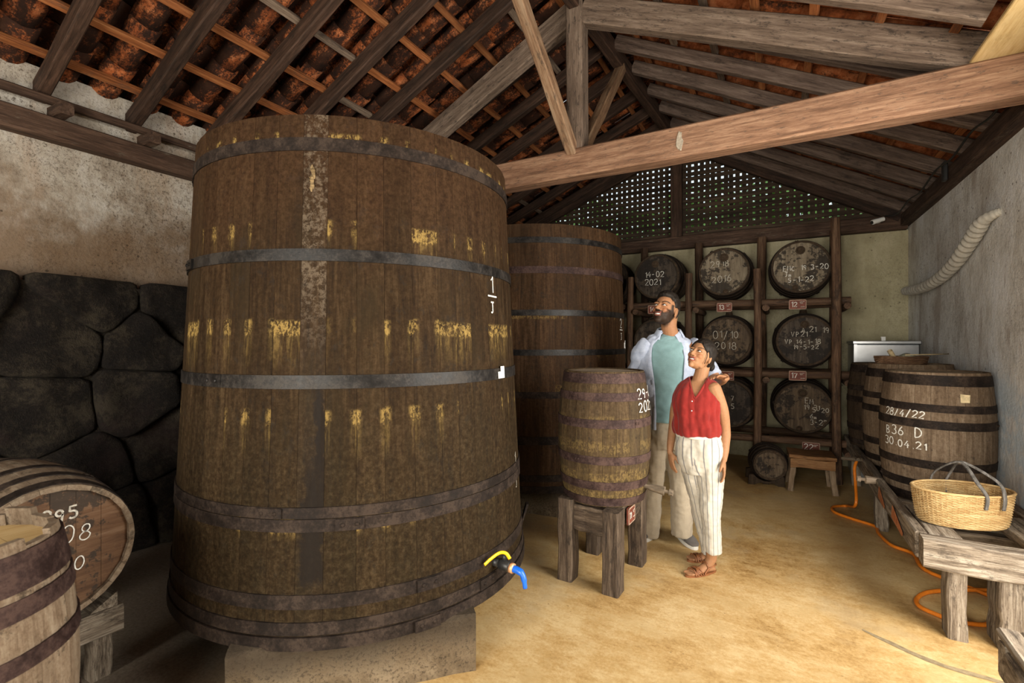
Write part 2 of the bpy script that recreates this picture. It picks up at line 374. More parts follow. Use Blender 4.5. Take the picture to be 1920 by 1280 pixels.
def cask_wood(name, dark, mid, light, stain, bands=(), thr=.45, grime=(.02, .015, .011), grime_amt=.5, yellow=(.25, .165, .052), var=.22, rough=.62, extra=None, edge_w=.055, olive=False):
    """stave timber, grain along local Z; bands: (ztop, zbottom, strength) of dried-drip crusts"""
    n = NT(name, rough, .07)
    v = n.vec('Object', (14, 14, 1.0)); v2 = n.vec('Object', (1, 1, 1)); v3 = n.vec('Object', (1, 1, .35))
    g = n.noise(v, 2.6, 7, .75, .3); f1 = n.noise(v2, 46, 6, .82)
    c = n.ramp(n.math('ADD', n.math('MULTIPLY', g, .6), n.math('MULTIPLY', f1, .4)), [(.37, dark), (.495, mid), (.63, light)])
    c = n.mix(n.math('MULTIPLY', n.rng(n.noise(v3, 2.6, 6, .72), .48, .64), .6), c, stain)
    c = n.mix(n.math('MULTIPLY', n.rng(n.noise(v2, 13, 8, .8), .60 - .1 * grime_amt, .70 - .06 * grime_amt), .7), c, grime)
    fine = n.noise(v2, 150, 3, .8)
    c = n.mix(n.math('MULTIPLY', n.rng(fine, .60, .70), .45), c, light)
    c = n.mix(n.math('MULTIPLY', n.rng(fine, .40, .30), .6), c, dark)
    z = n.sep(n.tc())[2]; rnd = n.rnd()
    if olive:
        ol = n.rng(n.math('ADD', z, n.math('MULTIPLY', n.noise(v3, 3.0, 5), .9)), .9, 1.9, 1, 0)
        c = n.mix(n.math('MULTIPLY', ol, .55), c, n.ramp(f1, [(.36, (.0075, .005, .0027)), (.5, (.019, .013, .0062)), (.66, (.047, .034, .017))]))
        red = n.rng(n.math('ADD', z, n.math('MULTIPLY', n.noise(v3, 2.2, 5), .8)), 1.9, 2.4)
        c = n.mix(n.math('MULTIPLY', red, .5), c, n.ramp(f1, [(.36, (.021, .009, .004)), (.66, (.068, .033, .0155))]))
    vst = n.vec('Object', (30, 30, 2.4)); vcr = n.vec('Object', (1.6, 1.6, 1.0))
    yl = n.math('ABSOLUTE', n.sep(n.tc())[1])
    edge = n.rng(yl, edge_w * .55, edge_w)
    crust = n.noise(vcr, 34, 7, .82)
    for i, (zt, zb, st) in enumerate(bands):
        wn_ = n.n('ShaderNodeTexWhiteNoise', noise_dimensions='1D'); n.l(n.math('ADD', n.math('MULTIPLY', rnd, 211.0), i * 3.7), wn_.inputs['W'])
        wv = wn_.outputs['Value']
        wob = n.math('ADD', n.math('MULTIPLY', n.math('SUBTRACT', crust, .5), .08), n.math('MULTIPLY', n.math('SUBTRACT', wv, .5), .03))
        zz = n.math('ADD', z, wob)
        blot = n.math('MULTIPLY', n.rng(zz, zt - .065, zt - .045), n.rng(zz, zt, zt + .012, 1, 0))
        tail = n.math('MULTIPLY', n.rng(zz, zb, zt - .05, 0, .45), n.rng(zz, zt - .05, zt - .03, 1, 0))
        pick = n.math('ADD', n.math('MULTIPLY', n.rng(wv, thr, thr + .05), edge), n.rng(wv, thr + .40, thr + .42), clamp=True)
        streak = n.rng(n.noise(vst, 1.5, 5, .75), .42, .58)
        m = n.math('ADD', n.math('MULTIPLY', blot, n.rng(crust, .44, .54)), n.math('MULTIPLY', tail, streak))
        m = n.math('MULTIPLY', n.math('MULTIPLY', m, pick), st)
        c = n.mix(m, c, n.mix(n.rng(crust, .45, .57), tuple(q * .45 for q in yellow), yellow))
    if extra: c = extra(n, c, z, v2, g)
    big = n.noise(v3, 1.3, 4, .5)
    c = n.hsv(c, n.math('ADD', n.math('MULTIPLY', rnd, 2 * var), n.math('ADD', n.math('MULTIPLY', big, .6), .7 - var)))
    n.col(c); n.rough(n.rng(g, .3, .7, rough - .08, rough + .15))
    n.bump(n.math('ADD', g, n.math('MULTIPLY', f1, .7)), .45, .005); return n.m
VB = [(1.755, 1.60, .8), (1.335, 1.10, .95), (.955, .72, .75), (.52, .42, .5), (2.14, 2.08, .9)]
M_vat = cask_wood('vat_stave', (0.009792, 0.005202, 0.002448), (0.02632, 0.01469, 0.006732), (0.05386, 0.03305, 0.01652), (0.01714, 0.01163, 0.005814), VB, .46, var=.11, rough=.72, olive=True)
def wet(n, c, z, v2, g):
    nz = n.math('SUBTRACT', n.noise(v2, 9, 7, .8), .5)
    zz = n.math('ADD', z, n.math('MULTIPLY', nz, .3)); y = n.math('ADD', n.sep(n.tc())[1], n.math('MULTIPLY', nz, .16))
    up = n.math('MULTIPLY', n.rng(zz, 1.05, 1.6), n.rng(n.noise(v2, 38, 7, .82), .46, .60))
    c = n.mix(n.math('MULTIPLY', up, .6), c, (.15, .115, .08))
    wide = n.math('MULTIPLY', n.rng(n.math('ABSOLUTE', n.math('SUBTRACT', y, .018)), .035, .058, 1, 0), n.math('MULTIPLY', n.rng(zz, .20, .27), n.rng(zz, .62, .86, 1, 0)))
    thin = n.math('MULTIPLY', n.rng(n.math('ABSOLUTE', n.math('SUBTRACT', y, .036)), .016, .034, 1, 0), n.math('MULTIPLY', n.rng(zz, .6, .7), n.rng(zz, .98, 1.10, 1, 0)))
    return n.mix(n.math('MULTIPLY', n.math('MAXIMUM', wide, thin), .88), c, (.010, .0075, .006))
M_vat_wet = cask_wood('vat_stave_wet', (0.009792, 0.005202, 0.002448), (0.02509, 0.01408, 0.006732), (0.04896, 0.0306, 0.01652), (0.01714, 0.01163, 0.005814), VB[1:2], .9, var=.05, extra=wet, olive=True)
M_vat2 = cask_wood('vat_stave_red', (0.0169, 0.008448, 0.004224), (0.04365, 0.02253, 0.01056), (0.08096, 0.04576, 0.02394), (0.02957, 0.0176, 0.009856), [(1.183, 1.056, 0.2816), (0.8941, 0.7744, 0.352), (1.514, 1.464, 0.4224)], .5, var=.16)
M_vathead = cask_wood('vat_head_board', (.05, .032, .019), (.10, .067, .04), (.16, .11, .07), (.07, .05, .035))
M_cask = cask_wood('cask_stave_brown', (0.0255, 0.0153, 0.00765), (0.0527, 0.034, 0.01785), (0.0935, 0.0629, 0.034), (0.03825, 0.0289, 0.01785), [(0.2167, 0.17, 0.51), (0.391, 0.34, 0.425), (0.544, 0.51, 0.34), (0.08925, 0.0595, 0.51)], -.3, var=.12, yellow=(0.187, 0.1275, 0.04675), rough=.7)
M_cask_top = wood('cask_head_grey', (0.144, 0.1035, 0.0675), (0.261, 0.2025, 0.1395), (0.36, 0.297, 0.216), 'x', rough=.8, var=.1, spot=(0.081, 0.0585, 0.036), spot_amt=.5)
M_cask_grey = cask_wood('cask_stave_grey', (0.07225, 0.04675, 0.02805), (0.1403, 0.09775, 0.06375), (0.221, 0.1658, 0.1148), (0.1105, 0.0748, 0.04675), grime=(0.051, 0.03825, 0.02975), grime_amt=.4, var=.12, rough=.75)
M_cask_dark = cask_wood('cask_stave_dark', (0.0224, 0.0144, 0.0096), (0.048, 0.032, 0.0208), (0.08, 0.056, 0.0368), (0.032, 0.024, 0.016), var=.15, rough=.7)
M_cask_rust = cask_wood('cask_stave_weathered', (0.104, 0.0704, 0.0448), (0.192, 0.14, 0.096), (0.288, 0.232, 0.168), (0.136, 0.1, 0.068), grime=(0.028, 0.0216, 0.016), grime_amt=.6, var=.12, rough=.7)

def head_mat(name, dark, mid, light, patch, amt):
    n = NT(name, .75, .25)
    v = n.vec('Object', (1, 1, 1), False); gx = n.vec('Object', (14, 1.5, 14), False)
    r0 = n.n('ShaderNodeObjectInfo')
    g = n.noise(gx, 2.0, 7, .7)
    c = n.ramp(g, [(.3, dark), (.52, mid), (.75, light)])
    oi = n.n('ShaderNodeObjectInfo'); ad = n.n('ShaderNodeVectorMath', operation='MULTIPLY_ADD'); n.l(oi.outputs['Location'], ad.inputs[0]); ad.inputs[1].default_value = (3.1, 3.1, 3.1); n.l(n.tc(), ad.inputs[2])
    m = n.rng(n.noise(ad.outputs[0], 5.0, 8, .78), .545 - amt, .60 - amt)
    c = n.mix(n.math('MULTIPLY', m, .88), c, patch)
    c = n.mix(n.math('MULTIPLY', n.rng(n.noise(v, 45, 5, .8), .6, .7), .4), c, light)
    n.col(c).bump(g, .4, .004); return n.m
M_head_pale = head_mat('cask_head_pale', (0.085, 0.06375, 0.0425), (0.187, 0.1487, 0.102), (0.289, 0.2422, 0.1785), (0.0153, 0.01105, 0.0085), .06)
M_head_dark = head_mat('cask_head_dark', (0.024, 0.0176, 0.0128), (0.056, 0.0416, 0.0304), (0.112, 0.088, 0.064), (0.0128, 0.0096, 0.008), .06)
M_head_mid = head_mat('cask_head_mid', (0.04, 0.0272, 0.0176), (0.096, 0.0656, 0.04), (0.176, 0.132, 0.088), (0.0144, 0.0104, 0.008), .05)
M_head_red = head_mat('cask_head_orange', (0.0595, 0.0289, 0.01445), (0.1232, 0.06375, 0.0323), (0.1955, 0.1232, 0.0765), (0.02975, 0.0221, 0.01615), .05)

M_chalk = plain('white_chalk', (0.663, 0.646, 0.595), .9, .1, var=.25, scale=90)
M_chalk_dim = plain('faded_chalk', (.46, .43, .37), .9, .1, var=.4, scale=120)
M_tag = plain('red_sign_paint', (0.1403, 0.0357, 0.0204), .6, .3, var=.3, scale=40)
M_tagedge = plain('sign_rim_paint', (.34, .23, .17), .7, .2, var=.2)
M_white = plain('white_card', (.80, .80, .78), .6, .3, var=.05)
M_black = plain('black_plastic', (.02, .02, .02), .4, .4)
M_yellow = plain('yellow_lever_paint', (.85, .52, .01), .4, .5, var=.05)
M_blue = plain('blue_plastic', (.01, .12, .62), .3, .5, var=.08)
M_brass = plain('copper_ring', (.75, .40, .20), .4, .5, .4, var=.1)
M_steel = plain('stainless_steel', (.55, .57, .60), .28, .5, .9, var=.1, scale=6)
M_hose = plain('orange_hose', (.62, .17, .012), .4, .4, var=.12)
M_wicker = wood('basket_willow', (0.288, 0.16, 0.056), (0.44, 0.288, 0.124), (0.56, 0.416, 0.216), 'x', rough=.65, var=.1, bump=.3)
M_wicker_dark = wood('tray_willow', (.07, .035, .018), (.16, .085, .045), (.24, .15, .09), 'x', rough=.7, var=.1, bump=.3)
M_handle = wood('grey_basket_handle', (.05, .044, .038), (.11, .10, .09), (.22, .205, .19), 'z', rough=.7, var=.05)
M_cloth = plain('grey_green_cloth', (.32, .32, .24), .9, .1, var=.2)
M_bamboo = plain('pale_bamboo', (.46, .36, .21), .6, .3, var=.15)
M_spigot = wood('spigot_wood', (.16, .12, .085), (.30, .235, .175), (.42, .35, .27), 'x', rough=.7, var=.1)
M_spigot_dark = wood('spigot_dark_wood', (.06, .045, .03), (.13, .10, .07), (.22, .17, .12), 'x', rough=.7, var=.1)
M_duct = plain('grey_white_duct', (.50, .47, .41), .75, .2, var=.2, scale=14, bump=.4)
M_cement = plain('cement_filler', (.24, .185, .11), .9, .1, var=.25, scale=40)
M_patch = plain('pale_patch', (.32, .275, .215), .9, .1, var=.3, scale=60)
M_leaf = plain('green_leaf', (.10, .22, .035), .6, .3, var=.5)
M_trunk = plain('bark', (.10, .07, .045), .9, .1, var=.4, bump=.6)
M_ground = plain('outside_earth', (.22, .17, .10), .95, .1, var=.3, scale=2)

# ------------------------------------------------------------------ room shell
XL, XR, YB, YF = -4.18, 1.333, 6.95, -2.3
WT = 0.32
def structure(name, mb, mat, label=None, smooth=False, M=None):
    o = mb.obj(name, mat, smooth); put(o, M); return tag(o, label, kind='structure')
mb = MB(); mb.box(((XL + XR) / 2, (YB + YF) / 2, -.1), (XR - XL + 2 * WT, YB - YF + 2 * WT, .2))
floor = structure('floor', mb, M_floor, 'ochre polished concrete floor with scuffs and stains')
# cement-filled crack running across the floor
pts = [(.62, 2.55), (.66, 2.47), (.72, 2.36), (.755, 2.28), (.80, 2.16), (.845, 2.06), (.90, 1.95)]
def on_floor(u, vv, z=0.0):
    t = (CAMH - z) / ((vv - 640) / FPX); a = (u - 960) / FPX
    p = (CF + CR * a) * t; return V((p.x, p.y, z))
cr = [on_floor(*p) for p in ((1617, 1180), (1645, 1194), (1672, 1206), (1705, 1222), (1740, 1237), (1775, 1250), (1812, 1261), (1850, 1271), (1890, 1283))]
mb = MB(); rr = random.Random(3)
L_, R_ = [], []
for i, p in enumerate(cr):
    w = 1.5 * (.004, .008, .011, .010, .012, .010, .012, .010, .009)[i]
    d = (cr[min(i + 1, 8)] - cr[max(i - 1, 0)]).normalized(); s_ = V((-d.y, d.x, 0))
    L_.append(p + s_ * w + V((0, 0, .0015))); R_.append(p - s_ * w + V((0, 0, .0015)))
mb.add(L_ + R_, [(i, i + 1, i + 10, i + 9) for i in range(8)])
local(mb.obj('crack_filler', M_cement), floor)

mb = MB(); mb.box((XL - WT / 2, (YB + YF) / 2, 1.64), (WT, YB - YF + 2 * WT, 3.28)); 
wall_left = structure('wall_left', mb, M_wall_left, 'white plaster wall stained brown above dark rock')
mb = MB(); mb.box(((XL + XR) / 2, YB + WT / 2, 1.39), (XR - XL, WT, 2.78))
wall_back = structure('wall_back', mb, M_wall_back, 'olive plaster end wall behind the barrel rack')
D0, D1, DH = 1.05, 3.05, 2.66      # side doorway in the right wall
mb = MB()
mb.box((XR + WT / 2, (YF + D0) / 2 - WT / 2, 1.49), (WT, D0 - YF + WT, 2.98))
mb.box((XR + WT / 2, (YB + WT + D1) / 2, 1.49), (WT, YB + WT - D1, 2.98))
mb.box((XR + WT / 2, (D0 + D1) / 2, (DH + 2.98) / 2), (WT, D1 - D0, 2.98 - DH))
wall_right = structure('wall_right', mb, M_wall_right, 'grey white weathered plaster side wall')
E0, E1, EH = -2.32, .32, 2.65
mb = MB()
mb.box(((XL + E0) / 2, YF - WT / 2, 1.6), (E0 - XL, WT, 3.2)); mb.box(((E1 + XR) / 2, YF - WT / 2, 1.5), (XR - E1, WT, 3.0))
mb.box(((E0 + E1) / 2, YF - WT / 2, (EH + 3.2) / 2), (E1 - E0, WT, 3.2 - EH))
structure('wall_front', mb, M_wall_plain)
mb = MB(); mb.box((0, 0, -.25), (60, 60, .1)); structure('ground', mb, M_ground)

# dark rock outcrop built into the left wall: single stones
def clip(poly, nx, ny, d):
    out = []
    for i in range(len(poly)):
        a = poly[i]; b = poly[(i + 1) % len(poly)]
        fa = a[0] * nx + a[1] * ny - d; fb = b[0] * nx + b[1] * ny - d
        if fa <= 0: out.append(a)
        if (fa < 0 < fb) or (fb < 0 < fa):
            t = fa / (fa - fb); out.append((a[0] + (b[0] - a[0]) * t, a[1] + (b[1] - a[1]) * t))
    return out
rr = random.Random(11)
seeds = [(.1, 1.55), (.15, .95), (.2, .3), (.75, 1.75), (.62, 1.2), (.8, .6), (.9, .12), (1.25, 1.52), (1.45, 1.78), (1.2, 1.02), (1.36, .62), (1.5, .2), (1.68, 1.1), (1.72, 1.48), (1.95, 1.72), (1.9, .75), (2.0, .3), (2.2, 1.2), (2.35, 1.62), (2.42, .75), (2.5, .22), (2.75, 1.75), (2.72, 1.15), (2.95, .6), (3.1, 1.4), (3.05, .12)]
mb = MB(); mb.box((-4.11, 1.6, .94), (.13, 3.8, 1.88))
rock_back = mb.obj('rock_bed', M_rock); local(rock_back, wall_left)
for i, s_ in enumerate(seeds):
    poly = [(-.35, 0.0), (3.45, 0.0), (3.45, 1.93), (-.35, 1.93)]
    for j, q in enumerate(seeds):
        if i == j: continue
        nx, ny = q[0] - s_[0], q[1] - s_[1]
        poly = clip(poly, nx, ny, (q[0] ** 2 + q[1] ** 2 - s_[0] ** 2 - s_[1] ** 2) / 2)
    # densify, round, shrink
    cx = sum(p[0] for p in poly) / len(poly); cy = sum(p[1] for p in poly) / len(poly)
    den = []
    for k in range(len(poly)):
        a, b = poly[k], poly[(k + 1) % len(poly)]
        m = max(1, int(math.dist(a, b) / .05))
        for t in range(m): den.append((a[0] + (b[0] - a[0]) * t / m, a[1] + (b[1] - a[1]) * t / m))
    for _ in range(1):
        den = [((den[k - 1][0] + 2 * den[k][0] + den[(k + 1) % len(den)][0]) / 4, (den[k - 1][1] + 2 * den[k][1] + den[(k + 1) % len(den)][1]) / 4) for k in range(len(den))]
    depth = rr.uniform(.08, .15); tilt = rr.uniform(-.14, .14); tz = rr.uniform(-.14, .14)
    rings = []
    for sc_, dp in ((1.01, 0), (1.01, .45), (.98, .78), (.92, .92), (.8, .98), (.62, 1.0), (.42, 1.0), (.2, 1.0)):
        ring = []
        for (a, b) in den:
            y = cx + (a - cx) * sc_ * .997; z = cy + (b - cy) * sc_ * .997
            nz = mnoise.noise(V((y * 4.2, z * 4.2, i * .7))) * .07 + mnoise.noise(V((y * 11, z * 11, i))) * .015
            ring.append((-4.09 + depth * dp + (tilt * (y - cx) + tz * (z - cy) + nz) * (1 if dp > 0 else 0), y, max(z, .001)))
        rings.append(ring)
    mb = MB(); mb.loft(rings)
    local(mb.obj('stone', M_rock, True), wall_left)

# ------------------------------------------------------------------ roof
def xr_(y): return -1.42 + .07 * (y - 3.6)
ZR = 4.29
def eave(side, y): return V((-4.62, y, 3.08 - .45 * .52)) if side < 0 else V((1.85, y, 2.94 - .504 * .60))
def slope_frame(side, y):
    e = eave(side, y); r = V((xr_(y), y, ZR)); d = (r - e); L = d.length; d.normalize()
    n_ = V((-d.z, 0, d.x)) if d.x > 0 else V((d.z, 0, -d.x))
    return e, d, n_, L
ceiling = bpy.data.objects.new('ceiling', None); put(ceiling); tag(ceiling, 'open tiled roof of sooty terracotta tiles on timber rafters', kind='structure')
RAF = [-2.2, -1.7, -1.2, -.75, -.3, .22, .71, 1.21, 1.71, 2.23, 2.74, 3.25, 3.92, 4.41, 4.90, 5.42, 5.88, 6.38, 6.86]
for y in RAF:
    for side in (-1, 1):
        e, d, n_, L = slope_frame(side, y)
        p0 = e + d * (.1 if not (side > 0 and 1.9 < y < 3.5) else 1.04) + n_ * .06; p1 = e + d * (L - .02) + n_ * .06
        beam('rafter', p0, p1, .07, .12, (M_greybeam if 2.5 < y < 3.5 else M_rafter_lit) if side > 0 else M_rafter, ceiling, up=n_, jit=.005)
rb = random.Random(5)
for side in (-1, 1):
    s = .378
    while s < 3.6:
        ys = [-2.45, -.8, .95, 2.74, 4.41, 6.0, 7.2]
        for k in range(len(ys) - 1):
            P = []
            for y in (ys[k], ys[k + 1] - .004):
                e, d, n_, L = slope_frame(side, y); P.append(e + d * min(s, L - .1) + n_ * .137)
            low = s < 1.1 and side < 0
            beam('batten', P[0], P[1], .05, .034, M_batten_grey if (rb.random() < (.75 if low else .18)) else M_batten, ceiling, up=slope_frame(side, ys[k])[2], jit=.003, ch=.003)
        s += .38
def tile_mesh(name, up, mat):
    mb = MB(); Lt = .47; th = .013; rings = []
    for x, r in ((0, .083 if up else .106), (Lt * .5, .087 if up else .102), (Lt, .091 if up else .097)):
        o_, i_ = [], []
        for k in range(7):
            a = R(-78 + 26 * k); c, s_ = math.cos(a), math.sin(a)
            sgn = -1 if up else 1
            lift = .016 * (1 - x / Lt)
            o_.append((x, r * s_ * 1.08, sgn * r * c + lift + (r * .98 if up else 0)))
            i_.append((x, (r - th) * s_ * 1.08, sgn * (r - th) * c + lift + (r * .98 if up else 0)))
        rings.append(o_ + i_[::-1])
    mb.loft(rings); return mb.mesh(name, mat, False)
me_chr = tile_mesh('roof_tile', True, M_tile_lit); me_cvr = tile_mesh('roof_tile', False, M_tile_lit)
me_ch = tile_mesh('roof_tile', True, M_tile); me_cv = tile_mesh('roof_tile', False, M_tile_dark)
for me in (me_ch, me_cv, me_chr, me_cvr): me.polygons.foreach_set('use_smooth', [True] * len(me.polygons))
far = {-1: [MB(), MB()], 1: [MB(), MB()]}
rt = random.Random(21); PIT = .25; n_ind = 0
for side in (-1, 1):
    for ci in range(-10, 30):
        y = ci * PIT + .06
        if y < -2.5 or y > 7.2: continue
        for ri in range(-1, 9):
            e, d, n_, L = slope_frame(side, y + PIT / 2)
            s = .378 + .38 * ri + .02
            if s < -.2 or s + .12 > L: continue
            X = d; Y = V((0, 1, 0)); Z = n_
            if X.cross(Y).dot(Z) < 0: Y = -Y
            for kind in (0, 1):
                yy = y + (PIT / 2 if kind else 0)
                off = .155 + (.083 if kind else 0) + rt.uniform(-.004, .004)
                M = Matrix((X, Y, Z)).transposed().to_4x4()
                e2, d2, n2, L2 = slope_frame(side, yy)
                M.translation = e2 + d2 * (s + rt.uniform(-.012, .012)) + n2 * off + V((0, rt.uniform(-.008, .008), 0))
                M = M @ RZ(rt.uniform(-.03, .03))
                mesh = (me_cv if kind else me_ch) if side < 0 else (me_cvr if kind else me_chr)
                near = (side < 0 and .7 < yy < 4.3 and ri >= 1) or (side > 0 and 3.0 < yy < 4.7 and ri < 5)
                if near and n_ind < 298:
                    n_ind += 1; local(mobj('roof_tile', mesh), ceiling, M)
                else:
                    far[side][kind].add([M @ v_.co for v_ in mesh.vertices], [tuple(p.vertices) for p in mesh.polygons])
for side in (-1, 1):
    for kind in (0, 1):
        o = far[side][kind].obj('roof_tiling', (M_tile_dark if kind else M_tile) if side < 0 else M_tile_lit, True); local(o, ceiling); tag(o, kind='stuff')
# ridge beam and ridge caps
local(mobj('ridge_beam', beam_mesh('ridge_beam', 9.4, .09, .16, M_rafter, seed=4)), ceiling, axisM((xr_(-2.4), -2.4, ZR - .02), (xr_(7.1), 7.1, ZR - .02)))
mb = MB()
for k in range(26):
    y0 = -2.5 + k * .38
    rings = []
    for yy, r in ((y0, .15), (y0 + .44, .13)):
        rings.append([(xr_(yy) + r * math.sin(R(a)), yy, ZR + .19 + r * math.cos(R(a)) * .8) for a in range(-90, 91, 20)] + [(xr_(yy) + (r - .014) * math.sin(R(a)), yy, ZR + .19 + (r - .014) * math.cos(R(a)) * .8) for a in range(90, -91, -20)])
    mb.loft(rings)
o = mb.obj('ridge_cap_tiling', M_tile_dark); local(o, ceiling); tag(o, kind='stuff')
# wall plates
def plate(name, p0, p1, w, h, mat=M_plate):
    o = mobj(name, beam_mesh(name, (V(p1) - V(p0)).length, w, h, mat, seed=random.random(), seg=9, jit=.005)); put(o, axisM(p0, p1)); return tag(o, kind='structure')
plate('trim_1', (XL + .02, YF + .02, 2.885), (XL + .02, YB - .02, 2.885), .13, .15)
plate('trim_2', (XL + .09, YF + .02, 3.055), (XL + .09, YB - .02, 3.055), .05, .05)
plate('trim_3', (XR - .03, YF + .02, 2.875), (XR - .03, YB - .02, 2.875), .12, .13)
plate('trim_4', (XL + .02, YB - .03, 2.865), (XR - .02, YB - .03, 2.865), .14, .17)
for i, y in enumerate([.22, .71, 1.25, 1.75, 2.27, 2.78, 3.3, 3.92, 4.41, 4.90, 5.42, 5.88, 6.38]):
    beam('beam_stub', (XL - .06, y + .035, 3.0), (XL + .19, y + .035, 3.0), .075, .075, M_plate, bpy.data.objects['trim_1'])
# upper wall on the left above the plate, behind the rafters
# ------------------------------------------------------------------ truss
XT = -1.42; YT = 3.66
truss = thing('roof_truss', 'big timber roof truss with tie beam and king post spanning the room', 'truss', T(XT, YT, 2.82))
beam('tie_beam', (XL + .0, YT, 2.94), (XR + .0, YT - .03, 2.94), .15, .23, M_beam, truss, seg=8, jit=.006, ch=.012)
beam('king_post', (XT, YT, 3.04), (XT, YT, 4.24), .14, .15, M_greybeam, truss, up=(0, 1, 0), ch=.01)
beam('principal_rafter', (XL + .35, YT + .02, 3.09), (XT - .06, YT + .02, 4.20), .10, .19, M_greybeam, truss, ch=.01)
beam('principal_rafter', (XT + .06, YT, 4.18), (1.16, YT - .02, 3.06), .11, .2, M_greybeam, truss, ch=.01)
beam('brace', (XT - .02, YT - .05, 3.03), (-1.585, 2.60, 4.22), .085, .09, M_strut, truss)
beam('brace', (XT + .02, YT + .05, 3.06), (-1.34, 4.66, 4.22), .085, .09, M_strut, truss)
# pale cement repair patch on the tie beam
mb = MB(); ring = []
rr = random.Random(2)
for k in range(14):
    a = 2 * PI * k / 14; ring.append((.022 * math.cos(a) * (1 + rr.uniform(-.25, .25)), 0, .075 * math.sin(a) * (1 + rr.uniform(-.2, .2))))
mb.loft([ring, [(p[0] * .9, -.006, p[2] * .9) for p in ring]])
put(mb.obj('filler_patch', M_patch), T(-.60, YT - .098, 2.935), truss)
# pale boards lying on the tie beam in the corner
o = MB(); o.box((0, 0, 0), (.40, 1.7, .022)); loft_b = o.obj('loft_board', M_ply); put(loft_b, T(1.155, 2.75, 3.066))
mod = loft_b.modifiers.new('bevel', 'BEVEL'); mod.width = .004
tag(loft_b, 'pale yellow board lying across the end of the tie beam', 'board')

# ------------------------------------------------------------------ gable lattice
lat = thing('gable_lattice', 'dark wooden lattice screen with daylight dots filling the gable', 'lattice', T(-1.2, YB - .03, 2.95))
def roof_z(x, y=YB):
    xr = xr_(y)
    return 3.08 + (ZR - 3.08) * (x + 4.1) / (xr + 4.1) if x < xr else 2.94 + (ZR - 2.94) * (1.25 - x) / (1.25 - xr)
M_slat = wood('lattice_slat', (.02, .014, .010), (.045, .030, .020), (.08, .055, .036), 'x', rough=.85, var=.3)
PL = .076; rj = random.Random(4)
x = XL + .1
while x < XR - .05:
    zt = roof_z(x) + .12
    j0, j1 = rj.uniform(-.006, .006), rj.uniform(-.010, .010)
    if zt - 2.94 > .05: beam('slat', (x + j0, YB + .02, 2.94), (x + j1, YB + .02, zt), .054, .012, M_slat, lat, up=(0, 1, 0), jit=.002, seg=3, ch=.002)
    x += PL
z = 2.985
while z < ZR + .1:
    # horizontal extent under the roof
    zz = z - .12
    xl = max(XL + .02, -4.1 + (zz - 3.08) / (ZR - 3.08) * (xr_(YB) + 4.1)); xg = min(XR - .02, 1.25 - (zz - 2.94) / (ZR - 2.94) * (1.25 - xr_(YB)))
    if xg - xl > .15: beam('slat', (xl, YB + .006, z + rj.uniform(-.008, .008)), (xg, YB + .006, z + rj.uniform(-.008, .008)), .012, .053, M_slat, lat, jit=.002, seg=5, ch=.002)
    z += PL
beam('gable_post', (-1.20, YB - .06, 2.95), (-1.20, YB - .06, ZR), .15, .10, M_rafter, lat, up=(0, 1, 0))
beam('gable_rafter', (XL + .1, YB - .06, roof_z(XL + .1) - .02), (xr_(YB), YB - .06, ZR - .05), .08, .13, M_rafter, lat)
beam('gable_rafter', (xr_(YB), YB - .06, ZR - .05), (XR - .08, YB - .06, roof_z(XR - .08) - .02), .08, .13, M_rafter, lat)
# tree tops outside, seen as dots through the lattice
def leaf_tree(x, y, h, r, label, seed):
    rr = random.Random(seed)
    t = thing('garden_tree', label, 'tree', T(x, y, -.2), 'trees outside the gable')
    mb = MB(); mb.tube([(0, 0, 0), (.05, .02, h * .4), (0, 0, h * .75)], [.14, .11, .05], 8); local(mb.obj('trunk', M_trunk, True), t)
    mb = MB()
    for k in range(5200):
        d = V((rr.gauss(0, 1), rr.gauss(0, 1), rr.gauss(0, 1))).normalized() * r * (rr.random() ** .4)
        p = V((d.x, d.y, h * .8 + d.z * .9)); s_ = rr.uniform(.07, .13)
        a = V((rr.uniform(-1, 1), rr.uniform(-1, 1), rr.uniform(-.6, .6))).normalized(); b = a.orthogonal().normalized()
        mb.add([p - a * s_, p + b * s_ * .45, p + a * s_, p - b * s_ * .45], [(0, 1, 2, 3)])
    o = mb.obj('foliage', M_leaf); local(o, t); tag(o, kind='stuff')
leaf_tree(-3.65, 10.4, 4.0, 1.85, 'leafy green tree outside the gable lattice, left one', 1)
leaf_tree(.3, 10.4, 4.0, 1.85, 'leafy green tree outside the gable lattice, right one', 2)

leaf_tree(-1.6, 13.8, 5.2, 2.0, 'leafy green tree outside the gable lattice, middle one', 3)

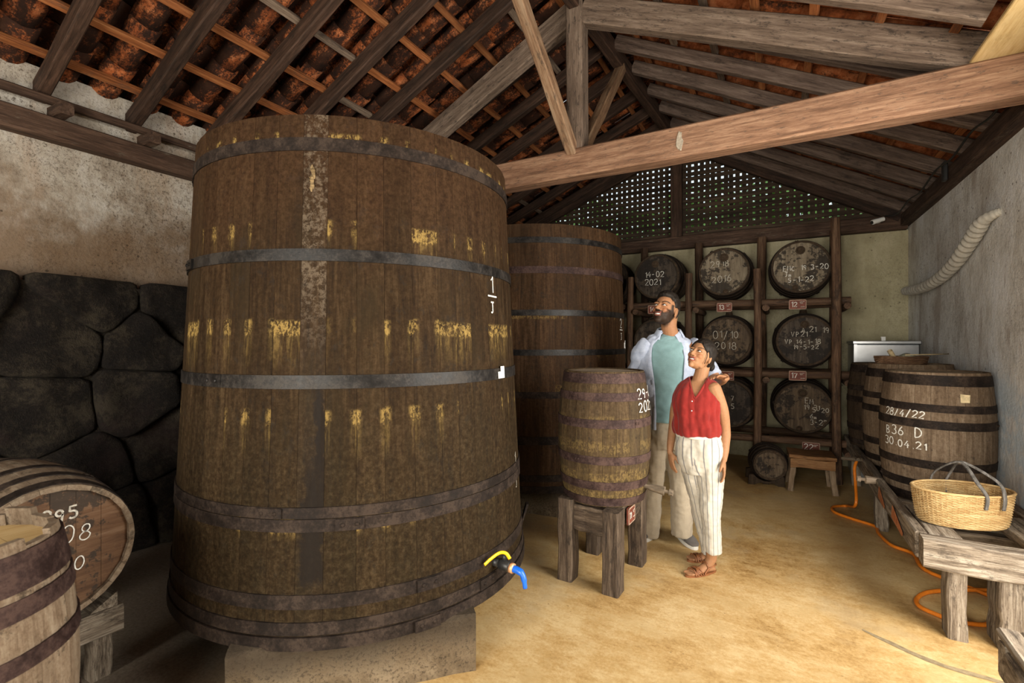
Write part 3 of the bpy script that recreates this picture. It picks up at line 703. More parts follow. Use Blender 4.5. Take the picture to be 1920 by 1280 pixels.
# ------------------------------------------------------------------ chalk lettering (stroke font)
def arc(cx, cy, rx, ry, a0, a1, n=10): return [(cx + rx * math.cos(R(a0 + (a1 - a0) * i / n)), cy + ry * math.sin(R(a0 + (a1 - a0) * i / n))) for i in range(n + 1)]
FONT = {
 '0': [arc(.3, .5, .27, .48, 90, 450, 16)], '1': [[(.12, .75), (.32, 1), (.32, 0)]],
 '2': [arc(.3, .72, .26, .27, 170, -20, 9) + [(.05, .02), (.6, .04)]],
 '3': [arc(.28, .75, .25, .24, 150, -80, 8) + arc(.28, .26, .28, .27, 80, -150, 9)],
 '4': [[(.42, 1), (.02, .35), (.6, .38)], [(.45, .65), (.42, 0)]],
 '5': [[(.55, .98), (.12, .96), (.1, .58)] + arc(.28, .32, .28, .29, 110, -140, 9)],
 '6': [[(.45, 1), (.15, .6)] + arc(.3, .28, .25, .27, 160, 510, 14)],
 '7': [[(.05, .95), (.58, .97), (.2, 0)]],
 '8': [arc(.3, .75, .2, .23, -90, 270, 12) + arc(.3, .26, .26, .26, 90, -270, 14)],
 '9': [arc(.3, .72, .23, .25, 0, 360, 12) + [(.52, .6), (.42, 0)]],
 '-': [[(.08, .45), (.5, .47)]], '.': [[(.2, .04), (.26, .06)]], '/': [[(.1, -.08), (.48, 1.08)]], ' ': [],
 'A': [[(.02, 0), (.3, 1), (.58, 0)], [(.12, .38), (.5, .38)]],
 'B': [[(.08, 0), (.08, 1)] + arc(.1, .76, .38, .24, 90, -90, 7) + arc(.1, .26, .45, .26, 90, -90, 8)],
 'C': [arc(.35, .5, .32, .48, 50, 310, 12)], 'D': [[(.08, 0), (.08, 1)] + arc(.1, .5, .5, .5, 90, -90, 10) + [(.08, 0)]],
 'E': [[(.55, 1), (.08, 1), (.08, 0), (.55, 0)], [(.08, .52), (.45, .52)]],
 'M': [[(.02, 0), (.1, 1), (.32, .35), (.55, 1), (.62, 0)]], 'm': [[(.02, 0), (.05, .5), (.2, .5), (.25, 0)], [(.25, .4), (.42, .5), (.46, 0)]],
 'V': [[(.02, 1), (.28, 0), (.56, 1)]], 'P': [[(.08, 0), (.08, 1)] + arc(.1, .73, .42, .27, 90, -90, 8)],
 'J': [[(.05, 1), (.6, 1)], [(.36, 1), (.36, .22)] + arc(.2, .2, .16, .2, 0, -140, 6)],
 'L': [[(.08, 1), (.08, 0), (.5, 0)]], 'T': [[(.0, 1), (.6, 1)], [(.3, 1), (.3, 0)]],
}
def text_strokes(txt, h, x0=0, y0=0, seed=1, wob=.03, adv=.82, slant=.0):
    rr = random.Random(seed); out = []; x = x0
    for ch in txt:
        dy = rr.uniform(-wob, wob) * h * 2; k = 1 + rr.uniform(-.12, .12)
        for st in FONT.get(ch, []):
            out.append([(x + (px * k + slant * py) * h + rr.uniform(-wob, wob) * h * .4, y0 + dy + py * h * k) for px, py in st])
        x += h * (adv if ch not in '.1' else adv * .62)
    return out
def lettering(lines, fmap, width, mat, root, label, name='chalk_lettering'):
    """lines: list of strokes; fmap(s,t)->(pos, normal) in root space"""
    mb = MB()
    for st in lines:
        P = [fmap(s, t) for s, t in st]
        if len(P) < 2: continue
        Lr, Rr = [], []
        for i, (p, nn) in enumerate(P):
            d = (P[min(i + 1, len(P) - 1)][0] - P[max(i - 1, 0)][0])
            if d.length < 1e-6: d = V((0, 0, 1))
            sd = nn.cross(d.normalized()).normalized() * width * .5
            Lr.append(p + sd); Rr.append(p - sd)
        m = len(P); mb.add(Lr + Rr, [(i, i + 1, m + i + 1, m + i) for i in range(m - 1)])
    o = mb.obj(name, mat); local(o, root); o['label'] = label; return o
def cylmap(rf, th0, z0, eps=.003):
    def f(s, t):
        z = z0 + t; r = rf(z); th = th0 + s / r
        nn = V((math.cos(th), math.sin(th), 0)); return nn * (r + eps) + V((0, 0, z)), nn
    return f
def flatmap(o, x, y, eps=.003):
    o, x, y = V(o), V(x), V(y); nn = x.cross(y)
    return lambda s, t: (o + x * s + y * t + nn * eps, nn)

# ------------------------------------------------------------------ vats and casks
def stave_mesh(name, rf, L, th, a0, a1, mat, nz=6, na=3, gap=.0006, cham=.0014):
    """one stave between angles a0,a1 (rad) about Z"""
    mb = MB(); rings = []
    for i in range(nz + 1):
        z = L * i / nz; r = rf(z); g = gap / r; pts = []
        for k in range(na + 1):
            a = a0 + g + (a1 - a0 - 2 * g) * k / na
            rr_ = r - (cham if k in (0, na) else 0)
            pts.append((rr_ * math.cos(a), rr_ * math.sin(a), z))
        for a in (a1 - g, a0 + g): pts.append(((r - th) * math.cos(a), (r - th) * math.sin(a), z))
        rings.append(pts)
    mb.loft(rings); me = mb.mesh(name, mat)
    bm = bmesh.new(); bm.from_mesh(me)
    for f in bm.faces: f.smooth = True
    for e in bm.edges:
        if len(e.link_faces) == 2 and e.calc_face_angle(0) > R(20): e.smooth = False
    bm.to_mesh(me); bm.free(); return me
def hoop_mesh(name, rf, z, w, th, mat, n=56, tilt=0.0, lap=None):
    mb = MB(); rings = []
    for k in range(n):
        a = 2 * PI * k / n; c, s_ = math.cos(a), math.sin(a); dz = tilt * math.cos(a - .7)
        r0, r1 = rf(z - w / 2 + dz), rf(z + w / 2 + dz)
        pr = [(r0 - .004, -w / 2), (r0 + th, -w / 2), (r1 + th, w / 2), (r1 - .004, w / 2)]
        rings.append([(r * c, r * s_, z + q + dz) for r, q in pr])
    mb.loft(rings, True, False, loop=True)
    if lap is not None:   # overlapped riveted end
        r0, r1 = rf(z - w / 2), rf(z + w / 2)
        rings = []
        for k in range(5):
            a = lap + k * .03
            rings.append([(r * math.cos(a), r * math.sin(a), z + q) for r, q in ((r0 + th, -w * .46), (r0 + th * 2, -w * .46), (r1 + th * 2, w * .46), (r1 + th, w * .46))])
        mb.loft(rings)
        for k in (1, 3):
            a = lap + k * .03; r = (r0 + r1) / 2 + th * 2; p = V((r * math.cos(a), r * math.sin(a), z)); nn = V((math.cos(a), math.sin(a), 0))
            mb.tube([p, p + nn * .004, p + nn * .007], [.009, .008, .004], 8)
    o = mb.obj(name, mat); autosmooth(o, 30); me = o.data; bpy.data.objects.remove(o); return me
def head_boards(r, z, th, nb, mat, rot=0.0, seed=1, gap=.0006):
    """list of meshes: boards of a round head in the XY plane at height z"""
    rr = random.Random(seed); out = []; ys = [-r + 2 * r * k / nb for k in range(nb + 1)]
    for k in range(1, nb): ys[k] += rr.uniform(-.15, .15) * 2 * r / nb
    for k in range(nb):
        ya, yb = ys[k] + gap, ys[k + 1] - gap; poly = []
        m = 8
        for i in range(m + 1):
            y = ya + (yb - ya) * i / m; poly.append((math.sqrt(max(r * r - y * y, 0)), y))
        for i in range(m, -1, -1):
            y = ya + (yb - ya) * i / m; poly.append((-math.sqrt(max(r * r - y * y, 0)), y))
        c, s_ = math.cos(rot), math.sin(rot); dz = rr.uniform(-.0008, .0008)
        P = [(p[0] * c - p[1] * s_, p[0] * s_ + p[1] * c) for p in poly]
        mb = MB(); mb.loft([[(p[0], p[1], z + dz) for p in P], [(p[0], p[1], z + th + dz) for p in P]])
        out.append(mb.mesh('head_board', mat))
    return out

def vat_y2z(y, dcen=3.03, rf=None):
    z = 1.5
    for _ in range(6): z = CAMH + (640 - y) / FPX * (dcen - rf(z - VZ0)) * .9547
    return z - VZ0
VZ0, VH = .262, 2.21
rf1 = lambda z: .962 - .0485 * z
def build_vat(name, label, M, rf, L, hoops, mats, nst, seed, wet_ang=None):
    root = thing(name, label, 'vat', M)
    rr = random.Random(seed); ws = [rr.uniform(.78, 1.25) for _ in range(nst)]; tot = sum(ws); a = (wet_ang - .5 * ws[0] / tot * 2 * PI) if wet_ang is not None else 0
    for i in range(nst):
        da = ws[i] / tot * 2 * PI
        # own mesh centred on its own angle so that the grain differs
        me = stave_mesh('stave', rf, L, .05, -da / 2, da / 2, mats[1] if (wet_ang is not None and i == 0) else mats[0], nz=2, na=4)
        local(mobj('stave', me), root, RZ(a + da / 2)); a += da
    for i, (z, w, th, mat) in enumerate(hoops):
        me = hoop_mesh('hoop', rf, z, w, th, mat, 72, 0, lap=(1.9 + seed * .7 + i * .35) if i != 7 else -.55)
        local(mobj('hoop', me), root)
    for me in head_boards(rf(.05) - .052, .045, .04, 9, M_vathead, .4, seed): local(mobj('bottom_board', me), root)
    for me in head_boards(rf(L) - .052, L - .10, .04, 9, M_vathead, .4, seed): local(mobj('top_board', me), root)
    return root
V1 = V((-2.185, 2.09, VZ0))
yz = lambda y: vat_y2z(y, rf=rf1)
def hp(y0, y1, th, mat): a, b = yz(y0), yz(y1); return ((a + b) / 2, abs(a - b), th, mat)
hoops1 = [hp(266, 290, .006, M_hoop), hp(470, 492, .007, M_hoop_black), hp(702, 727, .006, M_hoop_black), hp(944, 964, .007, M_hoop), hp(966, 989, .006, M_hoop), hp(1104, 1130, .006, M_hoop), hp(1154, 1177, .007, M_hoop), hp(1180, 1204, .012, M_hoop)]
vat1 = build_vat('wooden_vat', 'huge dark wooden storage vat with white chalk 1 and J beside yellow-levered tap', T(*V1), rf1, VH, hoops1, (M_vat, M_vat_wet), 46, 3, R(-57))
print('hoops', [(round(h[0], 3), round(h[1], 3)) for h in hoops1])
lettering(text_strokes('1', .085, -.02, .02, 3) + [[(-.045, 0), (.045, -.002)]] + text_strokes('J', .06, -.022, -.085, 4), cylmap(rf1, R(2), 1.475), .008, M_chalk, vat1, 'white chalk 1 over J')
lettering(text_strokes('1', .085, -.02, .02, 5) + [[(-.03, 0), (.03, -.002)]] + text_strokes('J', .06, -.022, -.085, 6), cylmap(rf1, R(17), .50), .005, M_chalk_dim, vat1, 'small faded chalk mark low on the vat')
rr = random.Random(31); mb = MB(); f = cylmap(rf1, R(-57.5), yz(338), -.002)
for k in range(9): q, nn = f(rr.uniform(-.008, .008), -.05 + .011 * k); ell_r = rr.uniform(.006, .011); mb.tube([q - V((0, 0, .014)), q + nn * ell_r, q + V((0, 0, .014))], [.003, ell_r, .003], 6)
local(mb.obj('frayed_splinter', plain('pale_splinter', (.22, .155, .08), .9, .1, var=.4)), vat1)
# white card on the third hoop
mb = MB()
f = cylmap(rf1, R(5), yz(703), .010)
for (s0, s1, t0, t1) in ((-.035, .035, -.05, -.015), (-.005, .035, -.016, .012)):
    mb.loft([[f(s0, t)[0] for t in (t0, t1)] + [f(s0, t)[0] + f(s0, t)[1] * .003 for t in (t1, t0)], [f(s1, t)[0] for t in (t0, t1)] + [f(s1, t)[0] + f(s1, t)[1] * .003 for t in (t1, t0)]])
local(mb.obj('white_card', M_white), vat1)['label'] = 'small white card stuck on the hoop'
# tap: black body, copper ring, blue spout, yellow lever
tz = .135; r0 = rf1(tz)
tap = MB(); tap.tube([(r0 - .02, 0, tz), (r0 + .03, 0, tz)], .022, 12); tap.tube([(r0 + .03, 0, tz), (r0 + .035, 0, tz), (r0 + .085, 0, tz - .005), (r0 + .095, 0, tz - .006)], [.016, .026, .026, .018], 14)
tap.tube([(r0 + .06, 0, tz + .02), (r0 + .06, 0, tz + .05)], .012, 10)
tap_o = tap.obj('tap', M_black, True); local(tap_o, vat1, RZ(R(-3))); tap_o['label'] = 'black tap body with yellow lever and blue spout'
mb = MB(); mb.tube([(r0 + .094, 0, tz - .006), (r0 + .112, 0, tz - .008)], .024, 14); local(mb.obj('ring', M_brass, True), tap_o)
mb = MB(); mb.tube(smooth_path([(r0 + .112, 0, tz - .008), (r0 + .135, 0, tz - .010), (r0 + .16, 0, tz - .02), (r0 + .172, 0, tz - .05), (r0 + .178, 0, tz - .085)], 4), [.017] * 8 + [.014] * 5 + [.011] * 4, 12); local(mb.obj('spout', M_blue, True), tap_o)
mb = MB(); path = smooth_path([(r0 + .09, .0, tz + .035), (r0 + .075, -.01, tz + .062), (r0 + .05, -.03, tz + .066), (r0 + .03, -.075, tz + .05), (r0 + .02, -.115, tz + .034)], 4)
mb.tube(path, .009, 6, squash=.5); local(mb.obj('lever', M_yellow, True), tap_o)
# iron lug on the lower hoop at the far side
mb = MB(); f = cylmap(rf1, R(32), .10)
mb.loft([[f(0, 0)[0], f(.05, 0)[0], f(.05, .02)[0], f(0, .02)[0]], [f(.0, .13)[0] + f(0, 0)[1] * .05, f(.05, .13)[0] + f(0, 0)[1] * .05, f(.05, .13)[0] + f(0, 0)[1] * .035, f(0, .13)[0] + f(0, 0)[1] * .035]])
local(mb.obj('iron_lug', M_hoop), vat1)
# concrete plinth under the vat
def plinth(name, A, B, depth, h, label, C):
    A = V(A); B = V(B); e = (B - A); pn = V((e.y, -e.x, 0)).normalized()
    if pn.dot(V((C.x, C.y, 0)) - A) < 0: pn = -pn
    L = e.length; M = axisM(A, B); 
    mb = MB(); nx, rings = 10, []
    rr = random.Random(9); sgn = 1 if (M.to_3x3().inverted() @ pn).y > 0 else -1
    for i in range(nx + 1):
        x = L * i / nx; j = lambda: rr.uniform(-.006, .006)
        rings.append([(x, j() + sgn * .004, 0), (x, j(), h * .5), (x, j(), h - .012), (x, .012 * sgn + j(), h - .001), (x, sgn * depth, h - .001), (x, sgn * depth, 0)])
    mb.loft(rings); o = mb.obj(name, M_block); autosmooth(o, 35); put(o, M); return tag(o, label, 'plinth')
plinth('concrete_plinth', (-1.19, 1.81, 0), (-1.90, 1.09, 0), 1.25, VZ0, 'rough concrete block carrying the huge front vat', V1)

V2 = V((-2.19, 4.40, .25)); rf2 = lambda z: .965 - .035 * z
D2 = 4.05
def y2z2(y): return CAMH + (640 - y) / FPX * D2 - .25
def hp2(y0, y1, th, mat): a, b = y2z2(y0), y2z2(y1); return ((a + b) / 2, abs(a - b), th, mat)
hoops2 = [hp2(445, 456, .006, M_hoop_black), hp2(500, 513, .006, M_hoop_rust), hp2(581, 592, .007, M_hoop_black), hp2(655, 666, .006, M_hoop_black), hp2(733, 745, .006, M_hoop), hp2(815, 830, .006, M_hoop), hp2(885, 897, .006, M_hoop), hp2(905, 918, .007, M_hoop)]
vat2 = build_vat('wooden_vat', 'tall reddish brown wooden vat further back with white chalk 2 and J', T(*V2), rf2, 2.25, hoops2, (M_vat2, M_vat2), 44, 8)
lettering(text_strokes('2', .085, -.03, .02, 3) + [[(-.045, 0), (.045, -.002)]] + text_strokes('J', .065, -.022, -.09, 4), cylmap(rf2, R(1), 1.36), .008, M_chalk, vat2, 'white chalk 2 over J')
mb = MB(); f = cylmap(rf2, R(11), 1.24, .003)
for (s0, s1, t0, t1) in ((-.05, .02, -.055, 0), (.05, .085, -.02, .02), (.05, .085, -.07, -.03)):
    mb.loft([[f(s0, t)[0] for t in (t0, t1)] + [f(s0, t)[0] + f(s0, t)[1] * .003 for t in (t1, t0)], [f(s1, t)[0] for t in (t0, t1)] + [f(s1, t)[0] + f(s1, t)[1] * .003 for t in (t1, t0)]])
local(mb.obj('white_card', M_white), vat2)['label'] = 'small white cards stuck on the vat'
plinth('concrete_plinth', (-1.50, 3.72, 0), (-2.80, 3.66, 0), 1.35, .249, 'low concrete block under the further reddish vat', V2)

_stv = {}
def cask(name, label, M, L, re, rm, nst, mat, headmat, hoops, hoopmat, cat='barrel', group=None, chime=.03, hoopth=.003, nb=6, seed=1, bungs=(), headrot=0.0, tilt=0.0, top_only=False, dz=0.0):
    """cask axis along local Z, foot at z=0; hoops: (z, width)"""
    rf = lambda z: rm - (rm - re) * abs(2 * z / L - 1) ** 2
    root = thing(name, label, cat, M, group)
    key = (L, re, rm, nst, mat.name)
    if key not in _stv: _stv[key] = stave_mesh('stave', rf, L, .02, -PI / nst, PI / nst, mat, nz=8, na=2)
    for i in range(nst): local(mobj('stave', _stv[key]), root, RZ(2 * PI * (i + .5 * (seed % 2)) / nst))
    for i, (z, w) in enumerate(hoops):
        hk = ('h', L, re, rm, z, w, hoopmat.name)
        if hk not in _stv: _stv[hk] = hoop_mesh('hoop', rf, z, w, hoopth, hoopmat, 48, tilt, lap=i * 1.3)
        local(mobj('hoop', _stv[hk]), root, RZ(seed * .9))
    for (z, th) in ((chime, -.018), (L - chime, .018)):
        if top_only and th < 0: continue
        hk = ('b', re, z, headmat.name, nb, headrot)
        if hk not in _stv: _stv[hk] = head_boards(rf(z) - .019, z - (.018 if th > 0 else 0), .018, nb, headmat, headrot, seed)
        for me in _stv[hk]: local(mobj('head_board', me), root)
    return root, rf

# small cask on its own wooden stand
SB = V((-.985, 3.02, .50))
cask_h = [(.03, .05), (.13, .05), (.285, .05), (.505, .052), (.665, .05), (.775, .06)]
small, rfs = cask('wooden_cask', 'brown upright cask with purple-brown hoops on a four-legged stand', T(*SB), .815, .255, .298, 22, M_cask, M_cask_top, cask_h, M_hoop_rust, seed=2, nb=7, headrot=.5, chime=.008)
lettering(text_strokes('29-03', .062, -.10, .035, 3) + text_strokes('2022', .062, -.10, -.045, 4), cylmap(rfs, R(-6), .615), .007, M_chalk, small, 'white chalk date 29-03 2022')
def spigot(root, M, mat, L=.16, r=.018):
    mb = MB(); mb.tube([(0, 0, 0), (.03, 0, 0), (.035, 0, 0), (L * .72, 0, 0), (L * .74, 0, 0), (L * .86, 0, 0), (L * .88, 0, 0), (L, 0, 0)], [r * .7, r * .7, r * .85, r * 1.25, r * .5, r * .5, r * .95, r * .8], 10)
    o = mb.obj('spigot', mat); autosmooth(o, 35); local(o, root, M); o['label'] = 'turned wooden spigot'; return o
spigot(small, RZ(R(-2)) @ T(.262, 0, .095) @ RY(R(6)), M_spigot_dark, .18, .023)
st = thing('barrel_stand', 'heavy rough timber stand carrying the single upright cask', 'stand', T(SB.x, SB.y, 0) @ RZ(R(-3)))
for (x, y, h, w) in ((-.155, -.215, .515, .105), (.15, -.235, .495, .12), (.155, .215, .495, .105), (-.155, .22, .495, .105)):
    me = beam_mesh('leg', h, w, .10, M_standwood_x, ch=.008, seed=x + y * 3)
    local(mobj('leg', me), st, T(x, y, 0) @ RY(R(-90)))
for (p0, p1, w, h) in (((-.105, -.205, .40), (.09, -.215, .40), .07, .16), ((-.105, .215, .40), (.1, .215, .40), .07, .16), ((.15, -.175, .435), (.15, .165, .435), .09, .115), ((-.15, -.165, .435), (-.15, .17, .435), .09, .115), ((-.105, .02, .36), (.105, .02, .36), .09, .10)):
    o = mobj('crossbar', beam_mesh('crossbar', (V(p1) - V(p0)).length, w, h, M_standwood_x, seed=p0[1])); local(o, st, axisM(p0, p1))
# ------------------------------------------------------------------ red number signs
def sign(root, M, lines, w=.165, h=.105):
    """hand painted number board; M in world, faces local -Y"""
    mb = MB(); mb.box((0, 0, 0), (w, .012, h)); o = mb.obj('number_sign', M_tag); put(o, M, root); o['label'] = 'red number board with white figures'
    mb = MB()
    for (c, s_) in (((0, -.007, h / 2 - .004), (w, .004, .008)), ((0, -.007, -h / 2 + .003), (w, .004, .006)), ((-w / 2 + .003, -.007, 0), (.006, .004, h)), ((w / 2 - .003, -.007, 0), (.006, .004, h))): mb.box(c, s_)
    local(mb.obj('sign_rim', M_tagedge), o)
    k_ = w / .165; st = text_strokes(lines, .058 * k_, -w / 2 + .018 * k_, -.028 * k_, len(lines) + 3)
    lettering(st, flatmap((0, -.0065, 0), (1, 0, 0), (0, 0, 1)), .007, M_chalk, o, 'white painted number', 'sign_figures')
    lettering([[(q[0] * k_, q[1] * k_) for q in l_] for l_ in ([(.02, .025), (.065, .03)], [(.028, -.028), (.068, -.026)], [(.025, .012), (.05, .014)])], flatmap((0, -.0065, 0), (1, 0, 0), (0, 0, 1)), .005, M_chalk_dim, o, 'small faded writing', 'sign_note')['kind'] = 'stuff'
    return o

so = sign(st, T(SB.x + .205, SB.y - .10, .435) @ RZ(R(87)), '11', .12, .10); so['label'] = 'orange number board nailed to the stand'

# ------------------------------------------------------------------ barrel rack on the end wall
rack = thing('barrel_rack', 'rough log rack holding three tiers of barrels against the end wall', 'rack', T(-.6, 6.4, 0))
YRF, YRB = 6.13, 6.62
SH = (1.945, 1.145, .395)
for zi, z in enumerate(SH):
    log('rail', (-2.45, YRF, z - .002), (.70, YRF, z - .002), .045, M_rack, rack, bow=.012)
    log('rail', (-2.45, YRB, z), (.64, YRB, z), .045, M_rack, rack, bow=.012)
for i, x in enumerate((-2.36, -1.62, -.91, -.175, .575)):
    top = 2.80 if i == 4 else 2.32
    log('post', (x, YRF - .085, 0), (x + (.0 if i < 4 else -.02), YRF - .085, top), .046 if i == 4 else .042, M_rack, rack, bow=.006)
    log('post', (x + .03, YRB + .09, 0), (x + .03, YRB + .09, 2.80), .05, M_rack, rack, bow=.006)
    for z in SH: log('cross_log', (x + .085, YRF - .16, z - .075), (x + .085, YRB + .14, z - .075), .035, M_rack, rack, bow=.004)
for (x, z, t_, r_) in ((-.52, 1.90, '13', 0), (.215, 1.905, '12', 0), (-1.32, 1.90, '14', 0), (-.50, 1.10, '16', 0), (.215, 1.125, '17', 0), (.34, .355, '22', 0)):
    sign(rack, T(x, YRF - .058, z), t_)
RH = [(.035, .045), (.13, .04), (.26, .04), (.50, .04), (.63, .04), (.725, .045)]
def rack_barrel(label, x, z, headmat, L=.76, re=.275, rm=.318, y0=6.10, seed=1, rot=PI / 2, mat=M_cask_dark):
    M = T(x, y0 + L, z) @ RX(R(90))
    return cask('rack_barrel', label, M, L, re, rm, 20, mat, headmat, RH, M_hoop, group='barrels lying in the log rack', nb=6, seed=seed, headrot=rot)[0]
def boss(root, x, y, L, r=.035, mat=M_cask_dark):
    mb = MB(); zt = L - .03
    mb.tube([(x, y, zt - .004), (x, y, zt + .006), (x, y, zt + .008), (x, y, zt + .016), (x, y, zt + .018)], [r * 1.5, r * 1.45, r, r * .9, r * .55], 12)
    local(autosmooth(mb.obj('bung', mat), 30), root)
def bulge_bung(root, L, rm):
    mb = MB(); mb.tube([(0, rm - .004, L / 2), (0, rm + .02, L / 2), (0, rm + .04, L / 2)], [.045, .04, .036], 10); local(autosmooth(mb.obj('bung', M_cask_dark), 30), root)
def head_text(root, L, lines, mat=M_chalk_dim, w=.006):
    for (txt, h, x, y, sd) in lines: lettering(text_strokes(txt, h, x, y, sd, wob=.06), flatmap((0, 0, L - .03), (1, 0, 0), (0, 1, 0), .004), w, mat, root, 'chalk writing on the barrel head')
Z1, Z2, Z3 = 2.318, 1.508, .772
b = rack_barrel('barrel head chalked 14-02 2021, top tier of the rack left of the man', -1.305, Z1, M_head_dark, seed=1); boss(b, -.02, .16, .76, .03)
head_text(b, .76, [('14-02', .065, -.15, .0, 1), ('2021', .07, -.15, -.11, 2)], M_chalk)
b = rack_barrel('pale blotchy barrel head with two chalked years, middle of the top tier', -.53, Z1 + .005, M_head_pale, seed=2); boss(b, .0, .17, .76, .035); boss(b, .02, -.235, .76, .022)
head_text(b, .76, [('2918', .075, -.15, .06, 3), ('2016', .075, -.13, -.12, 4)])
b = rack_barrel('pale barrel head chalked EMC, rightmost of the top tier', .245, Z1 + .005, M_head_pale, seed=3, re=.285, rm=.318, rot=0.0); boss(b, 0, .185, .76, .032); boss(b, -.05, -.225, .76, .022)
head_text(b, .76, [('EMC', .052, -.17, -.04, 5), ('19.3-20', .052, .0, -.035, 25), ('Jm', .045, -.15, -.10, 6), ('5-1-22', .055, -.12, -.165, 7)], M_chalk)
b = rack_barrel('barrel nearly hidden behind the further vat, top tier of the rack', -2.02, Z1, M_head_dark, seed=4)
b = rack_barrel('dark barrel behind the man, second tier of the rack', -1.31, Z2, M_head_dark, seed=5)
b = rack_barrel('barrel head chalked 01/10 2018, second tier beside the woman', -.50, Z2, M_head_mid, seed=6); bulge_bung(b, .76, .318)
head_text(b, .76, [('01/10', .085, -.15, .03, 8), ('2018', .085, -.13, -.10, 9)])
b = rack_barrel('dark barrel head with three faint chalk lines VP, right end of second tier', .285, Z2, M_head_dark, seed=7); bulge_bung(b, .76, .318); boss(b, .0, .18, .76, .03)
head_text(b, .76, [('A.21 19', .055, -.03, .09, 10), ('VP21.', .055, -.13, .045, 11), ('VP.14-1-18', .05, -.19, -.035, 12), ('19-5-22', .045, -.11, -.09, 13)])
b = rack_barrel('dark barrel behind the couple, bottom tier of the rack', -1.30, Z3, M_head_dark, seed=8)
b = rack_barrel('dark greenish barrel head right behind the womans arm, bottom tier', -.475, Z3, M_head_dark, seed=9)
head_text(b, .76, [('7', .06, .02, .03, 15), ('5', .06, .02, -.06, 16)])
b = rack_barrel('brown barrel head chalked EM 5-20, right end of bottom tier', .265, Z3, M_head_mid, seed=10); boss(b, .0, .16, .76, .032); boss(b, -.03, -.235, .76, .022)
head_text(b, .76, [('EM', .055, .02, .05, 17), ('19.31', .05, .01, -.015, 18), ('5-20', .05, .09, -.045, 19), ('6m', .045, .07, -.115, 20), ('3-22', .05, .07, -.175, 21)])

# ------------------------------------------------------------------ small keg and stool
kM = T(-.10, 5.96, .225) @ RZ(R(8)) @ RX(R(90))
keg, _ = cask('small_keg', 'little dark keg lying on a low cradle by the stool', kM, .40, .155, .185, 16, M_cask_dark, M_head_mid, [(.03, .03), (.09, .025), (.16, .025), (.24, .025), (.31, .025), (.37, .03)], M_hoop, cat='keg', nb=4, seed=3)
mb = MB(); mb.tube([(0, -.02, .375), (0, -.02, .395)], .014, 8); local(mb.obj('bung', M_cask_dark), keg)
cr_ = thing('keg_cradle', 'low curved wooden cradle beneath the little keg', 'cradle', T(-.10, 5.76, 0) @ RZ(R(8)))
for yy in (-.13, .13):
    mb = MB(); prof = [(-.17, 0), (-.11, 0), (-.07, .025), (.07, .025), (.11, 0), (.17, 0), (.165, .10)] + [(.16 * math.sin(R(a)) * 1.0, .225 - .184 * math.cos(R(a))) for a in range(50, -51, -20)] + [(-.165, .10)]
    mb.loft([[(p[0], yy - .025, p[1]) for p in prof], [(p[0], yy + .025, p[1]) for p in prof]]); local(mb.obj('cradle_board', M_cask_dark), cr_)
mb = MB(); mb.box((0, 0, .02), (.06, .24, .03)); local(mb.obj('spreader', M_cask_dark), cr_)
stool = thing('low_stool', 'low worn wooden stool with splayed legs before the rack', 'stool', T(.315, 5.72, 0) @ RZ(R(3)))
o = mobj('seat', beam_mesh('seat', .40, .36, .035, M_stool, seed=1, ch=.006)); local(o, stool, T(-.20, 0, .348))
for y in (-.165, .165):
    o = mobj('apron', beam_mesh('apron', .38, .035, .09, M_stool, seed=2 + y, ch=.004)); local(o, stool, T(-.19, y, .285))
for sx in (-1, 1):
    for sy in (-1, 1):
        L0 = V((sx * .155, sy * .13, .33)); L1 = V((sx * .19, sy * .17, 0)); d_ = (L1 - L0)
        o = mobj('leg', beam_mesh('leg', d_.length, .05, .045, M_legwood, seed=sx + 2 * sy)); local(o, stool, axisM(L0, L1))

# ------------------------------------------------------------------ long bench along the right wall
bench = thing('barrel_bench', 'long weathered timber trestle carrying the upright barrels along the right wall', 'bench', T(1.0, 4.7, 0))
beam('front_beam', (.665, 3.20, .415), (1.325, 3.18, .415), .11, .145, M_oldwood, bench, jit=.005, ch=.008)
beam('side_rail', (.675, 3.26, .42), (.685, 6.32, .42), .055, .135, M_oldwood, bench, jit=.006, seg=9)
beam('side_rail', (1.295, 3.24, .42), (1.295, 6.32, .42), .06, .135, M_oldwood, bench, jit=.006, seg=9)
beam('top_plank', (.775, 3.26, .462), (.78, 3.78, .462), .14, .05, M_oldwood, bench)
beam('top_plank', (1.18, 3.25, .462), (1.18, 3.80, .462), .16, .05, M_oldwood, bench)
for y in (3.70, 4.22, 4.60, 4.90, 5.28, 5.55, 5.92, 6.25): beam('bearer', (.70, y, .36), (1.27, y, .36), .08, .075, M_oldwood, bench)
for (x, y, w, d, h) in ((.80, 3.22, .115, .075, .345), (1.00, 3.245, .16, .09, .345), (.74, 4.75, .10, .08, .33), (1.2, 4.75, .1, .08, .33), (.74, 6.1, .1, .08, .33), (1.2, 6.1, .1, .08, .33)):
    o = mobj('leg', beam_mesh('leg', h, d, w, M_oldwood, seed=x + y, ch=.008)); put(o, T(x, y, 0) @ RZ(R(90)) @ RY(R(-90)), bench)
M_fresh = wood('fresh_cut_timber', (.25, .07, .025), (.38, .13, .05), (.46, .2, .1), 'x', rough=.7, var=.05)
for (y0, y1) in ((3.50, 3.78), (4.02, 4.22)):   # fresh cut notches showing reddish wood
    mb = MB(); mb.loft([[(.6455, y0, .375), (.6455, y0 + .02, .365), (.647, y0 + .02, .39), (.647, y0, .39)], [(.6435, y1, .46), (.6435, y1 + .02, .39), (.647, y1 + .02, .39), (.647, y1, .47)]])
    put(mb.obj('saw_cut', M_fresh), None, bench)
